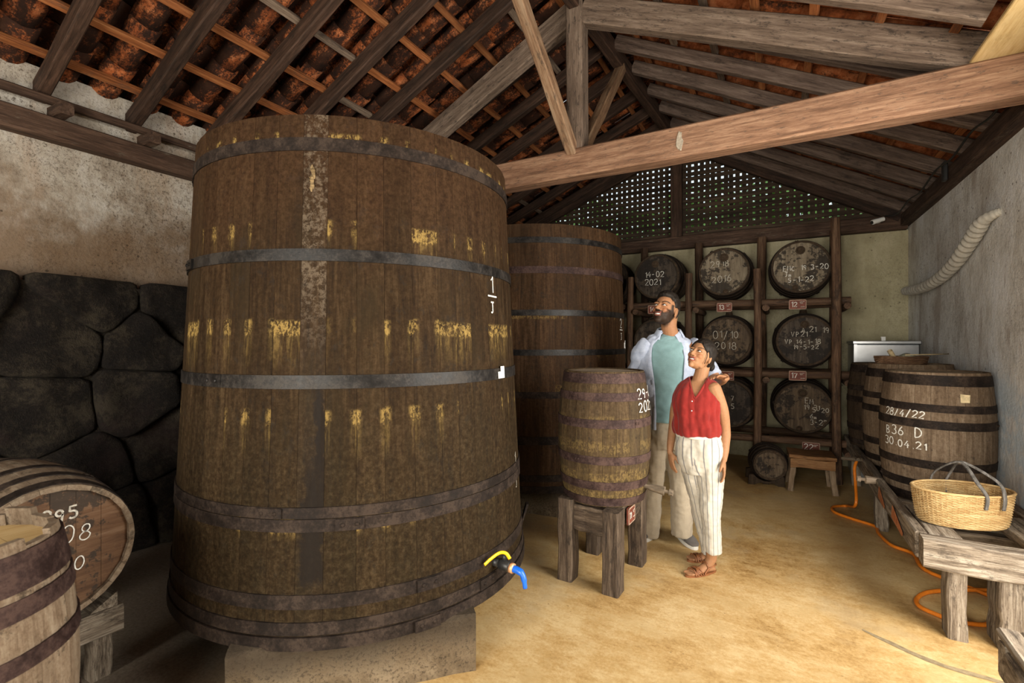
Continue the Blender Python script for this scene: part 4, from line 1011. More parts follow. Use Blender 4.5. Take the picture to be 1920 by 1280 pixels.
# slatted bench in the near right corner
sb = thing('slatted_bench', 'pale slatted wooden bench cut off by the lower right corner', 'bench', T(1.0, 1.9, 0))
x = .705
k = 0
while x < 1.28:
    beam('slat', (x + .02 * (k % 2 == 0), 2.33 + .03 * ((k * 7) % 3) / 3, .462), (x - .01, 1.35, .462), .062, .032, M_oldwood, sb, jit=.003); x += .081; k += 1
beam('end_rail', (.69, 2.27, .385), (1.28, 2.27, .385), .06, .12, M_oldwood, sb); beam('end_rail', (.69, 1.45, .385), (1.28, 1.45, .385), .06, .12, M_oldwood, sb)
beam('side_rail', (.70, 1.49, .385), (.70, 2.23, .385), .04, .11, M_oldwood, sb); beam('side_rail', (1.27, 1.49, .385), (1.27, 2.23, .385), .04, .11, M_oldwood, sb)
for (x, y) in ((.725, 2.20), (1.24, 2.20), (.725, 1.52), (1.24, 1.52)):
    o = mobj('leg', beam_mesh('leg', .445, .06, .06, M_oldwood, seed=x * y)); put(o, T(x, y, 0) @ RY(R(-90)), sb)

# ------------------------------------------------------------------ upright barrels on the bench
BH = [(.035, .06), (.135, .05), (.275, .055), (.545, .055), (.655, .05), (.84, .07)]
RB1 = (.998, 4.43, .40)
r1, rfr = cask('upright_barrel', 'grey brown upright barrel with chalk 28/4/22 and B36 D, nearest on bench', T(*RB1), .89, .283, .318, 22, M_cask_grey, M_cask_top, BH, M_hoop, seed=2, nb=7, headrot=.6, tilt=.004, chime=.008)
th = math.atan2(-4.43, -.998)
lettering(text_strokes('28/4/22', .046, -.04, .094, 2, slant=.1), cylmap(rfr, th - .86, .485), .007, M_chalk, r1, 'chalk date 28/4/22')
lettering(text_strokes('B36 D', .060, -.03, .0, 4) + text_strokes('30.04.21', .050, -.04, -.078, 6), cylmap(rfr, th - .86, .448), .007, M_chalk, r1, 'chalk B36 D and date 30.04.21')
mb = MB(); f = cylmap(rfr, th + .42, .70, .003)
mb.add([f(s, t)[0] for s, t in ((0, 0), (.05, 0), (.055, .05), (.0, .055))], [(0, 1, 2, 3)]); local(mb.obj('paper_scrap', plain('old_paper', (.62, .5, .3), .9, .1)), r1)
spigot(r1, RZ(R(187)) @ T(.275, 0, .065) @ RY(R(-2)), M_spigot, .19, .024)
r2, _ = cask('upright_barrel', 'upright barrel with a wicker tray on top behind the chalked one', T(.985, 5.10, .40), .915, .275, .318, 22, M_cask_grey, M_cask_top, BH, M_hoop, seed=3, nb=7, headrot=.2, chime=.008)
ts = MB(); ts.tube([(0, 0, 0), (.10, 0, 0), (.12, 0, 0), (.2, 0, 0)], [.014, .02, .016, .012], 8); ts.tube([(.09, -.06, .012), (.09, .06, .012)], .014, 8)
o = autosmooth(ts.obj('spigot', M_spigot_dark), 35); local(o, r2, RZ(R(186)) @ T(.28, 0, .075)); o['label'] = 'wooden tap with a crossbar handle'
r3, _ = cask('upright_barrel', 'dark upright barrel furthest along the bench beside the steel cabinet', T(.95, 5.80, .40), .89, .28, .32, 22, M_cask_dark, M_cask_top, BH, M_hoop, seed=4, nb=7, chime=.008)

# ------------------------------------------------------------------ baskets
def weave(mb, prof, rx0, ry0, n_rings, n_st, amp, rad, ax=1.0):
    """woven oval wall: prof(t)->(scale, z)"""
    for i in range(n_rings):
        sc_, z = prof(i / (n_rings - 1)); pts = []; m = n_st * 3
        rings = []
        for k in range(m):
            a = 2 * PI * k / m; off = amp * math.sin(n_st * a / 2 * 1.0 + (PI if i % 2 else 0))
            c, s_ = math.cos(a), math.sin(a)
            x, y = (rx0 * sc_ + off) * c, (ry0 * sc_ + off) * s_
            rings.append([(x + rad * c, y + rad * s_, z), (x, y, z + rad * 1.05), (x - rad * c, y - rad * s_, z), (x, y, z - rad * 1.05)])
        mb.loft(rings, True, False, loop=True)
RXB, RYB = .238, .155
bk = thing('wicker_basket', 'oval pale wicker basket with grey hoop handles on the bench end', 'basket', T(.915, 3.555, .4885) @ RZ(R(YAW - 6)))
prof = lambda t: (.88 + .12 * t ** .7, .008 + .175 * t)
mb = MB(); weave(mb, prof, RXB, RYB, 27, 56, .0028, .0037)
o = mb.obj('weave', M_wicker, True); local(o, bk); tag(o, kind='stuff')
mb = MB()
for k in range(56):
    a = 2 * PI * (k + .5) / 56; pts = []
    for t in (0, .3, .6, 1): sc_, z = prof(t); pts.append((RXB * sc_ * math.cos(a), RYB * sc_ * math.sin(a), z))
    mb.tube(pts, .0032, 4)
o = mb.obj('stakes', M_wicker); local(o, bk); tag(o, kind='stuff')
mb = MB(); mb.loft([[(RXB * .88 * math.cos(2 * PI * k / 40), RYB * .88 * math.sin(2 * PI * k / 40), z) for k in range(40)] for z in (.002, .010)]); local(mb.obj('base', M_wicker), bk)
mb = MB(); rings = []
for k in range(60):
    a = 2 * PI * k / 60; c, s_ = math.cos(a), math.sin(a); w = .0025 * math.sin(30 * a)
    rings.append([((RXB + q * .009) * c, (RYB + q * .009) * s_, .188 + p * .007 + w) for q, p in ((1, 0), (.5, .8), (-.5, .8), (-1, 0), (-.5, -.8), (.5, -.8))])
mb.loft(rings, True, False, loop=True); local(mb.obj('rim', M_wicker, True), bk)
for x0, lean in ((.0, -.05), (.085, .02)):
    pts = [V((x0 + lean * .0, -.156, .12)), V((x0, -.163, .19)), V((x0 + lean * .3 - .01, -.13, .26)), V((.0 + x0 * .3, -.02, .325)), V((x0 * .3 - .02, .03, .325)), V((x0 - .04, .13, .25)), V((x0 - .05, .158, .18)), V((x0 - .05, .150, .12))]
    mb = MB(); mb.tube(smooth_path(pts, 5), .0105, 6, squash=.55); local(mb.obj('handle', M_handle, True), bk)
tr = thing('wicker_tray', 'shallow dark wicker tray on top of the second upright barrel', 'basket', T(.93, 5.10, 1.302) @ RZ(R(YAW)))
mb = MB(); weave(mb, lambda t: (.92 + .08 * t, .008 + .062 * t), .205, .13, 7, 36, .003, .0055); o = mb.obj('weave', M_wicker_dark, True); local(o, tr); tag(o, kind='stuff')
mb = MB(); mb.loft([[(.19 * math.cos(2 * PI * k / 32), .12 * math.sin(2 * PI * k / 32), z) for k in range(32)] for z in (.001, .01)]); local(mb.obj('base', M_wicker_dark), tr)
wt = wm(tr)
mb = MB(); mb.tube([(-.03, .0, .013), (-.12, -.03, .12)], .019, 12, cap=False); mb.tube([(-.12, -.03, .12), (-.03, .0, .013)], .014, 12, cap=False)
o = mb.obj('bamboo_tube', M_bamboo, True); put(o, wt); tag(o, 'short hollow bamboo tube sticking up from the wicker tray', 'tube')
mb = MB(); rings = []
for i, (sx, z) in enumerate(((1, .014), (.9, .045), (.6, .075), (.25, .092))):
    rings.append([(.06 + .10 * sx * math.cos(2 * PI * k / 18) * (1 + .15 * math.sin(3 * k + i)), .01 + .07 * sx * math.sin(2 * PI * k / 18), z + .008 * math.sin(k * 1.7 + i)) for k in range(18)])
mb.loft(rings); o = mb.obj('folded_cloth', M_cloth, True); put(o, wt); tag(o, 'crumpled grey green cloth lying in the wicker tray', 'cloth')
mb = MB(); mb.tube([(.02, -.02, .085), (.25, .0, .088), (.42, .02, .092)], [.006, .006, .005], 7); o = mb.obj('thin_stick', M_bamboo, True); put(o, wt); tag(o, 'thin wooden stick lying across the wicker tray', 'stick')

# ------------------------------------------------------------------ steel cabinet behind the barrels
cab = thing('steel_cabinet', 'brushed steel cabinet in the far right corner behind barrels', 'cabinet', T(1.035, 6.62, 0))
mb = MB(); mb.box((0, 0, .735), (.56, .5, 1.47)); o = mb.obj('body', M_steel); mo = o.modifiers.new('b', 'BEVEL'); mo.width = .008; local(o, cab)
mb = MB(); mb.box((0, -.005, 1.49), (.585, .53, .035)); o = mb.obj('top', M_steel); mo = o.modifiers.new('b', 'BEVEL'); mo.width = .006; local(o, cab)
mb = MB(); mb.box((0.01, -RXB, .75), (.50, .022, 1.36)); o = mb.obj('door', M_steel); mo = o.modifiers.new('b', 'BEVEL'); mo.width = .006; local(o, cab)
mb = MB(); mb.box((-.265, -RXB, .75), (.03, .03, 1.44)); local(mb.obj('corner_trim', M_steel), cab)
mb = MB(); mb.box((-.02, -.24, 1.528), (.035, .02, .04)); mb.box((-.02, -.228, 1.545), (.04, .008, .012)); local(mb.obj('bracket', M_white), cab)

# ------------------------------------------------------------------ duct, camera, hoses
def wallpt(u, vv, X):
    a = (u - 960) / FPX; d_ = CF + CR * a; t = X / d_.x; return V((X, d_.y * t, CAMH + (640 - vv) / FPX * t))
dp = [V((1.335, 4.40, 2.38)), V((1.275, 4.50, 2.345)), V((1.265, 4.72, 2.245)), V((1.265, 5.05, 2.135)), V((1.265, 5.45, 2.06)), V((1.265, 5.9, 2.03)), V((1.26, 6.3, 2.035)), V((1.245, 6.62, 2.05))]
path = smooth_path(dp, 18); rad = []
for i, p in enumerate(path):
    t = i / (len(path) - 1); base = .024 + .022 * min(1, t * 5) * (1 if t < .75 else 1 - .25 * (t - .75) * 2)
    rad.append(base * (1 + (.13 if .15 < t < .97 else .04) * (1 if i % 4 < 2 else -1)))
mb = MB(); mb.tube(path, rad, 14); o = mb.obj('air_duct', M_duct, True); put(o); tag(o, 'sagging ribbed grey fabric duct coming out of the right wall', 'duct')
cc = thing('security_camera', 'small white security camera fixed under the end wall beam', 'camera', T(1.03, 6.80, 2.865))
mb = MB(); mb.tube([(0, .05, .0), (0, .05, .012), (0, .03, .02), (0, .0, .015)], [.03, .03, .012, .012], 10); local(mb.obj('mount', M_white, True), cc)
mb = MB(); mb.tube([(.05, -.02, .03), (-.055, -.07, -.005), (-.062, -.073, -.008)], [.024, .028, .026], 14); local(autosmooth(mb.obj('housing', M_white), 35), cc)
mb = MB(); mb.tube([(-.0625, -.073, -.008), (-.066, -.075, -.009)], .02, 12); local(mb.obj('lens', M_black), cc)
pts = [V((.62, 5.06, .462)), V((.60, 5.02, .40)), V((.60, 4.96, .28)), V((.585, 4.84, .14))] + [on_floor(u, v_, .013) for u, v_ in ((1588, 948), (1562, 950), (1565, 960), (1600, 973), (1640, 986), (1648, 1000), (1672, 1022), (1712, 1038))]
pts += [V((.86, 4.0, .013)), V((1.10, 3.78, .013)), V((1.22, 3.5, .013))]
pts += [on_floor(u, v_, .013) for u, v_ in ((1895, 1112), (1850, 1106), (1790, 1106), (1740, 1110), (1719, 1122), (1724, 1136), (1752, 1150), (1795, 1165), (1846, 1171), (1885, 1168))] + [V((1.12, 2.95, .013)), V((1.22, 2.75, .013))]
mb = MB(); mb.tube(smooth_path(pts, 7), .012, 8); o = mb.obj('orange_hose', M_hose, True); put(o); tag(o, 'orange hose dropping from a barrel tap and looping under the bench', 'hose')

# ------------------------------------------------------------------ casks at the near left
LB = .85; lM = T(-2.55 - LB, .78, .635) @ RY(R(90))
lb, rfl = cask('lying_barrel', 'weathered barrel lying on its side with orange stained head at far left', lM, LB, .278, .322, 20, M_cask_rust, M_head_red, [(.04, .05), (.15, .045), (.29, .045), (.56, .045), (.70, .045), (.81, .05)], M_hoop, seed=4, nb=6, headrot=0)
fm = flatmap((0, 0, LB - .03), (0, 1, 0), (-1, 0, 0), .004)
lettering(text_strokes('1995', .05, -.055, .125, 21, wob=.02), fm, .008, M_chalk_dim, lb, 'stencilled numerals 1995'); lettering(text_strokes('1908', .075, -.075, .02, 22, slant=.1), fm, .0045, M_chalk, lb, 'chalk numerals'); lettering(text_strokes('200', .055, -.02, -.10, 23, slant=.1), fm, .0045, M_chalk, lb, 'chalk numerals')
ls = thing('barrel_stand', 'weathered timber trestle under the lying barrel at far left', 'stand', T(-2.95, .78, 0))
for x in (-2.66, -3.28):
    beam('bearer', (x, .42, .245), (x, 1.04, .245), .10, .115, M_oldwood, ls)
    for y in (.50, .965):
        o = mobj('leg', beam_mesh('leg', .19, .08, .08, M_oldwood, seed=x + y)); put(o, T(x, y, 0) @ RY(R(-90)), ls)
    for y, sg in ((.60, 1), (.96, -1)):
        mb = MB(); mb.loft([[(x - .04, y - sg * .06, .30), (x - .04, y + sg * .05, .30), (x - .04, y - sg * .06, .365)], [(x + .04, y - sg * .06, .30), (x + .04, y + sg * .05, .30), (x + .04, y - sg * .06, .365)]]); put(mb.obj('wedge', M_oldwood), None, ls)
fb, rff = cask('open_cask', 'broken-rimmed open cask with purple-grey hoops in the near left corner', T(-2.14, .384, 0), .925, .272, .325, 18, M_cask_rust, M_ply, [(.04, .05), (.16, .05), (.33, .05), (.60, .05), (.745, .055), (.845, .105)], M_hoop_rust, seed=6, nb=5, chime=.055, hoopth=.004)
rr = random.Random(8)
for c in fb.children:
    if c.name.startswith('stave'): c.matrix_basis = c.matrix_basis @ Matrix.Diagonal((1, 1, rr.uniform(.975, 1.006), 1))

# black cable looping along the right wall plate
pts = [V((1.20, 3.75, 2.99)), V((1.205, 4.1, 2.935)), V((1.20, 4.45, 2.965)), V((1.205, 4.9, 2.93)), V((1.20, 5.3, 2.96)), V((1.19, 5.75, 2.90)), V((1.20, 6.2, 2.95)), V((1.17, 6.6, 2.90)), V((1.10, 6.80, 2.93))]
mb = MB(); mb.tube(smooth_path(pts, 8), .0075, 6); o = mb.obj('black_cable', M_black, True); put(o); tag(o, 'thin black cable running along the right wall plate', 'cable')
mb = MB(); mb.box((1.222, 5.15, 2.90), (.03, .06, .16)); o = mb.obj('junction_box', M_black); mo = o.modifiers.new('b', 'BEVEL'); mo.width = .006; put(o); tag(o, 'small dark junction box on the right wall plate', 'box')
# ------------------------------------------------------------------ people
def ell(mb, c, r, M=None, n=18, m=12, rot=None):
    rings = []
    c = V(c)
    for i in range(1, m):
        ph = PI * i / m
        ring = [V((r[0] * math.sin(ph) * math.cos(2 * PI * k / n), r[1] * math.sin(ph) * math.sin(2 * PI * k / n), -r[2] * math.cos(ph))) for k in range(n)]
        if rot is not None: ring = [rot @ p for p in ring]
        ring = [p + c for p in ring]
        if M is not None: ring = [M @ p for p in ring]
        rings.append(ring)
    mb.loft(rings)
def limb(mb, pts, rad, n=14, sub=5, flat=False):
    """smooth tapered limb, radii interpolated; rounded ends"""
    pts = [V(p) for p in pts]; P = smooth_path(pts, sub); rr_ = []
    for i in range(len(pts) - 1):
        for k in range(sub): t = k / sub; t = t * t * (3 - 2 * t); rr_.append(rad[i] + (rad[i + 1] - rad[i]) * t)
    rr_.append(rad[-1])
    d0 = (P[0] - P[1]).normalized(); d1 = (P[-1] - P[-2]).normalized()
    P = [P[0] + d0 * rr_[0] * .75, P[0] + d0 * rr_[0] * .45] + P + ([] if flat else [P[-1] + d1 * rr_[-1] * .45, P[-1] + d1 * rr_[-1] * .75])
    rr_ = [rr_[0] * .45, rr_[0] * .85] + rr_ + ([] if flat else [rr_[-1] * .85, rr_[-1] * .45])
    mb.tube(P, rr_, n)
def ovals(mb, secs, n=40, yaw=0.0, fold=None, cap=True):
    """stack of horizontal ovals: (cx, cy, z, rx, ry); fold(angle, z)->radius factor"""
    rings = []
    for (cx, cy, z, rx, ry) in secs:
        ring = []
        for k in range(n):
            a = 2 * PI * k / n; f = fold(a, z) if fold else 1.0
            x, y = rx * math.cos(a) * f, ry * math.sin(a) * f
            ring.append((cx + x * math.cos(yaw) - y * math.sin(yaw), cy + x * math.sin(yaw) + y * math.cos(yaw), z))
        rings.append(ring)
    mb.loft(rings, True, cap)
def interp(secs, n):
    """resample a list of tuples smoothly"""
    out = []
    for i in range(len(secs) - 1):
        p0 = np.array(secs[max(i - 1, 0)]); p1 = np.array(secs[i]); p2 = np.array(secs[i + 1]); p3 = np.array(secs[min(i + 2, len(secs) - 1)])
        for k in range(n):
            t = k / n; out.append(tuple(.5 * (2 * p1 + (p2 - p0) * t + (2 * p0 - 5 * p1 + 4 * p2 - p3) * t * t + (3 * p1 - p0 - 3 * p2 + p3) * t ** 3)))
    out.append(tuple(secs[-1])); return out
def fuse(mb, name, voxel, smooth=4, mat=None, fac=.5):
    """union of closed shapes -> one continuous surface"""
    me0 = mb.mesh(name + '_raw', mat); o = bpy.data.objects.new(name, me0); COL.objects.link(o)
    m = o.modifiers.new('remesh', 'REMESH'); m.mode = 'VOXEL'; m.voxel_size = voxel
    s_ = o.modifiers.new('smooth', 'SMOOTH'); s_.factor = fac; s_.iterations = smooth
    dg = bpy.context.evaluated_depsgraph_get(); me = bpy.data.meshes.new_from_object(o.evaluated_get(dg)); me.name = name
    bpy.data.objects.remove(o); bpy.data.meshes.remove(me0)
    if mat and not me.materials: me.materials.append(mat)
    me.polygons.foreach_set('use_smooth', [True] * len(me.polygons)); return me
def coords(me):
    a = np.empty(len(me.vertices) * 3, np.float32); me.vertices.foreach_get('co', a); return a.reshape(-1, 3)
def set_coords(me, a): me.vertices.foreach_set('co', np.ascontiguousarray(a, np.float32).ravel()); me.update()
def normals(me):
    a = np.empty(len(me.vertices) * 3, np.float32); me.vertices.foreach_get('normal', a); return a.reshape(-1, 3)
def paint(me, rgb):
    at = me.color_attributes.new('tint', 'FLOAT_COLOR', 'POINT'); d = np.ones((len(rgb), 4), np.float32); d[:, :3] = rgb; at.data.foreach_set('color', d.ravel())
def wrinkle(me, amp, freq, stretch=(1, 1, 1), seed=0):
    co = coords(me); nn = normals(me); st_ = np.array(stretch)
    d = np.array([mnoise.fractal(V((p * st_ * freq).tolist()) + V((seed, seed, seed)), 1.0, 2.0, 3) for p in co])
    set_coords(me, co + nn * (d * amp)[:, None])
def smst(x, a, b): t = np.clip((x - a) / (b - a), 0, 1); return t * t * (3 - 2 * t)

n = NT('skin', .58, .2); at = n.n('ShaderNodeVertexColor'); at.layer_name = 'tint'
n.col(n.hsv(at.outputs[0], n.rng(n.noise(n.vec('Object', (1, 1, 1), False), 90, 4), .3, .7, .93, 1.07)))
n.b.inputs['Subsurface Weight'].default_value = .12; n.b.inputs['Subsurface Radius'].default_value = (.01, .004, .002); n.b.inputs['Subsurface Scale'].default_value = .6
M_skin = n.m
def fabric(name, col, weave_s=420, rough=.9, var=.08, col2=None, mott=14):
    n = NT(name, rough, .12)
    v = n.vec('Object', (1, 1, 1), False)
    c = n.mix(n.rng(n.noise(v, mott, 5, .65), .35, .65), col, col2 or tuple(q * .88 for q in col))
    c = n.hsv(c, n.rng(n.noise(v, weave_s, 2, .5), .3, .7, 1 - var, 1 + var))
    n.b.inputs['Sheen Weight'].default_value = .15
    n.col(c).bump(n.noise(v, weave_s, 2, .5), .25, .002); return n.m
M_tee = fabric('teal_jersey', (.185, .30, .31)); M_over = fabric('pale_blue_linen', (.34, .385, .50), col2=(.41, .455, .56), mott=40)
M_chino = fabric('beige_linen', (.36, .30, .22)); M_red = fabric('red_blouse_cloth', (.215, .018, .0145), col2=(.165, .0135, .011))
M_shoe = fabric('grey_canvas', (.11, .095, .085)); M_sole = plain('white_rubber', (.62, .60, .55), .6, .3, var=.08)
M_leather = plain('tan_leather', (.20, .075, .028), .5, .35, var=.25); M_button = plain('pale_button', (.6, .6, .62), .4, .4)
n = NT('striped_cream_linen', .9, .12); at = n.n('ShaderNodeAttribute'); at.attribute_name = 'around'
f_ = n.math('ABSOLUTE', n.math('SUBTRACT', n.math('FRACT', n.math('DIVIDE', at.outputs['Fac'], .036)), .5))
v = n.vec('Object', (1, 1, 1), False)
c = n.mix(n.rng(n.noise(v, 12, 5), .35, .65), (.50, .465, .40), (.43, .40, .34))
c = n.mix(n.math('MULTIPLY', n.math('LESS_THAN', f_, .07), .8), c, (.13, .13, .15)); n.col(c).bump(n.noise(v, 400, 2), .2, .002); M_stripe = n.m
n = NT('dark_hair', .55, .18); v = n.vec('Object', (60, 60, 14), False); g = n.noise(v, 2, 5, .6)
n.col(n.ramp(g, [(.3, (.006, .005, .004)), (.6, (.018, .013, .010)), (.8, (.045, .034, .026))])).bump(g, .7, .004); M_hair = n.m
M_eyewhite = plain('eye_white', (.72, .70, .66), .25, .5, var=.03); M_iris = plain('dark_iris', (.022, .012, .008), .2, .6, var=.1); M_teeth = plain('teeth', (.78, .74, .66), .3, .5, var=.04)

def head_shapes(mb, H, s, male):
    """head in its own frame: face towards -Y, z up, origin mid-head; s = scale"""
    def E(c, r, rot=None): ell(mb, V(c) * s, (r[0] * s, r[1] * s, r[2] * s), H, rot=rot)
    E((0, .012, .022), (.076, .096, .098))                                   # skull
    E((0, -.022, .045), (.064, .064, .060))                                  # forehead
    E((0, -.028, -.025), (.062 if male else .060, .062, .062))               # mid-face
    jw = .056 if male else .047
    E((0, -.030, -.062), (jw, .056, .044))                                   # jaw
    E((0, -.068, -.092), (.026 if male else .019, .021, .021))               # chin
    for sx in (-1, 1):
        E((sx * .043, -.010, -.058), (.014 if male else .010, .034, .032))   # jaw angle
        E((sx * .034, -.060, -.020), (.024, .024, .022))                     # cheek
        E((sx * .030, -.080, .029), (.024, .012, .009 if male else .006))    # brow ridge
        E((sx * .030, -.074, .012), (.017, .014, .011))                      # eyelids
        E((sx * .077, .012, -.006), (.007, .018, .030), Matrix.Rotation(R(sx * 14), 3, 'Z') @ Matrix.Rotation(R(-10), 3, 'X'))   # ear
        E((sx * .079, .006, -.030), (.006, .009, .012))                      # ear lobe
        E((sx * .012, -.099, -.026), (.009, .010, .008))                     # nostril wing
        E((sx * .026, -.072, -.050), (.013, .014, .014))                     # smile corner
    mb.tube([H @ (V(p) * s) for p in ((0, -.074, .040), (0, -.086, .022), (0, -.096, .002), (0, -.108, -.015), (0, -.112, -.024), (0, -.098, -.030))], [q * s for q in (.009, .0085, .009, .011, .0115, .007)], 12)
    E((0, -.090, -.047), (.026, .010, .0065)); E((0, -.088, -.066), (.022, .010, .0065))   # lips
def head_parts(root, Hl, s, male):
    """eyes and teeth as parts of the person"""
    for sx in (-1, 1):
        mb = MB(); ell(mb, V((sx * .031, -.0805, .0115)) * s, (.0118 * s, .0088 * s, .0048 * s), None, 14, 8); e = local(mb.obj('eye', M_eyewhite, True), root, Hl)
        mb = MB(); ell(mb, V((sx * .031 - .002, -.0872, .0128)) * s, (.0054 * s, .0030 * s, .0046 * s), None, 12, 6); local(mb.obj('iris', M_iris, True), e)
        mb = MB(); mb.tube([V(((.015 + .034 * t) * sx, -.0865 - .003 * math.sin(PI * t) + .014 * t * t, .0130 + .0052 * math.sin(PI * t)- .002 * t)) * s for t in (0, .25, .5, .75, 1)], [.0014 * s, .0026 * s, .0030 * s, .0028 * s, .0012 * s], 6); local(mb.obj('eyelash', M_hair, True), e)
    mb = MB(); rings = []
    for k in range(9):
        t = -1 + k / 4; x = .025 * t; zc = -.0565 + .008 * t * t; h = .0040 * (1 - t * t) + .0008; y = -.0945 + .014 * t * t
        rings.append([V((x, y, zc - h)) * s, V((x, y, zc + h)) * s, V((x, y + .006, zc + h)) * s, V((x, y + .006, zc - h)) * s])
    mb.loft(rings); local(mb.obj('teeth', M_teeth, True), root, Hl)
def skin_paint(me, Hl, s, male, base, lip, hair=(.02, .014, .010)):
    co = coords(me); Hi = np.array(Hl.inverted()); p = (co @ Hi[:3, :3].T + Hi[:3, 3]) / s
    rgb = np.tile(np.array(base, np.float32), (len(co), 1)); x, y, z = p[:, 0], p[:, 1], p[:, 2]; ax = np.abs(x)
    inhead = (z > -.14) & (z < .13) & (ax < .1) & (y > -.14) & (y < .13)
    def mixin(w, c):
        w = np.clip(w, 0, 1)[:, None] * inhead[:, None]; rgb[:] = rgb * (1 - w) + np.array(c, np.float32) * w
    mixin(.35 * smst(-y, .04, .07) * (1 - smst(np.hypot(ax - .04, z + .02), .012, .03)), (base[0] * 1.08, base[1] * .72, base[2] * .65))      # cheek flush
    if male:
        jaw = smst(-(z + .030 - .028 * smst(ax, .03, .065)), -.006, .006) * (1 - smst(y, .025, .04)) * (1 - smst(-z, .118, .128))
        side = smst(ax, .058, .066) * (1 - smst(z, .03, .04)) * smst(z, -.05, -.04) * (1 - smst(y, .0, .012)) * smst(y, -.05, -.04)
        must = (1 - smst(np.abs(z + .036), .005, .009)) * (1 - smst(ax, .03, .036)) * smst(-y, .07, .08)
        cheekfree = 1 - (1 - smst(np.hypot((ax - .034) / 1.3, z + .022), .012, .02)) * smst(-y, .04, .05)
        mixin(.95 * (1 - smst(ax, .069, .073)) * np.maximum(np.maximum(jaw * cheekfree, side), must), (.014, .009, .0065))
    w = (1 - smst(ax / .027, .8, 1.05)) * (1 - smst(np.abs(z + .0565 - .006 * (ax / .021) ** 2) / .0165, .75, 1.0)) * smst(-y, .068, .076)
    mixin(w * .95, lip)
    w = (1 - smst(ax / .021, .85, 1.05)) * (1 - smst(np.abs(z + .0565 - .006 * (ax / .021) ** 2) / .0072, .7, 1.0)) * smst(-y, .07, .078); mixin(w * .9, (.05, .015, .012))
    bz = .0335 + .007 * np.sin(np.clip((ax - .012) / .042, 0, 1) * PI * .75) - .004 * smst(ax, .045, .06)
    w = (1 - smst(np.abs(z - bz), .0032 if male else .002, .0062 if male else .0045)) * smst(ax, .009, .015) * (1 - smst(ax, .052, .060)) * smst(-y, .03, .045); mixin(w * .92, hair)
    w = (1 - smst(np.hypot((ax - .031) / 1.7, z - .012), .006, .011)) * smst(-y, .05, .065); mixin(w * .45, (base[0] * .4, base[1] * .33, base[2] * .3))
    paint(me, rgb)
def hair_cap(s, fn, n=96, m=64):
    """closed shell about the skull; fn(dir)->(outward offset, keep 0..1) in head units"""
    mb = MB(); rings = []
    for i in range(1, m):
        ph = PI * i / m; ring = []
        for k in range(n):
            d = V((math.sin(ph) * math.cos(2 * PI * k / n), math.sin(ph) * math.sin(2 * PI * k / n), math.cos(ph)))
            p = V((.078 * d.x, .012 + .098 * d.y, .024 + .100 * d.z)); off, keep = fn(p, d)
            q = p + d * (off * keep - .016 * (1 - keep)); ring.append(q * s)
        rings.append(ring)
    mb.loft(rings); return mb
def hand_shapes(mb, Hm, s=1.0, curl=.5, side=1, spread=.12, thumb_in=.5):
    """hand frame: wrist at origin, fingers along +X, palm normal -Z, thumb towards +Y*side"""
    P = lambda x, y, z: Hm @ (V((x, y * side, z)) * s)
    rot = Hm.to_3x3().normalized()
    mb.tube([P(-.03, 0, 0), P(0, 0, 0), P(.03, .002, 0), P(.06, .003, .002), P(.088, .0, .002), P(.098, 0, 0)], [.026 * s, .027 * s, .034 * s, .039 * s, .036 * s, .022 * s], 14, squash=.48) if False else None
    ell(mb, (.048 * s, .0, 0), (.056 * s, .040 * s, .0155 * s), Hm); ell(mb, (.02 * s, .012 * side * s, -.004 * s), (.035 * s, .028 * s, .016 * s), Hm)
    for i, (y, L, r) in enumerate(((.027, .070, .0088), (.009, .078, .0090), (-.009, .072, .0086), (-.026, .058, .0078))):
        a0 = curl * (.5 + .12 * i); pts = [V((.055, y * .8, .002))]; p = V((.090, y, .002)); pts.append(p); ang = 0; lat = (1.5 - i) * spread * .35
        for seg, k in ((.46, .55), (.30, 1.0), (.24, .8)):
            ang -= a0 * k; p = p + V((math.cos(ang) * L * seg, lat * L * seg, math.sin(ang) * L * seg)); pts.append(p)
        limb(mb, [P(*q) for q in pts], [r * s * 1.0, r * s * 1.08, r * s, r * s * .93, r * s * .78], 10, 3)
    t = thumb_in
    limb(mb, [P(.012, .022, -.004), P(.038, .046 - .008 * t, -.012 - .006 * t), P(.066, .056 - .02 * t, -.018 - .012 * t), P(.088, .058 - .03 * t, -.022 - .018 * t)], [.014 * s, .0125 * s, .0108 * s, .0085 * s], 10, 3)
def bone_frame(p0, p1, palm):
    """hand frame at p0 pointing to p1 with palm facing 'palm'"""
    x = (V(p1) - V(p0)).normalized(); z = -(V(palm) - x * x.dot(V(palm))).normalized(); y = z.cross(x)
    M = Matrix((x, y, z)).transposed().to_4x4(); M.translation = V(p0); return M
def foot_shape(mb, heel, toe, h_ankle, s=1.0, bare=False):
    """foot solid from heel to toe on the ground"""
    heel, toe = V(heel), V(toe); x = (toe - heel); L = x.length; x.normalize(); y = V((-x.y, x.x, 0))
    secs = [(0.0, .018, .030), (.08, .032, .05), (.22, .034, .075), (.38, .034, .070), (.55, .040, .050), (.72, .045, .036), (.88, .040, .026), (.97, .026, .020), (1.0, .012, .015)]
    rings = []
    for t, w, h in secs:
        c = heel + x * (t * L); ring = []
        for k in range(16):
            a = 2 * PI * k / 16; ca, sa = math.cos(a), math.sin(a)
            ring.append(c + y * (w * s * ca) + V((0, 0, max(h * s * .5 + h * s * .5 * sa * (1.0 if sa > 0 else 1.0), .0))))
        rings.append(ring)
    mb.loft(rings)
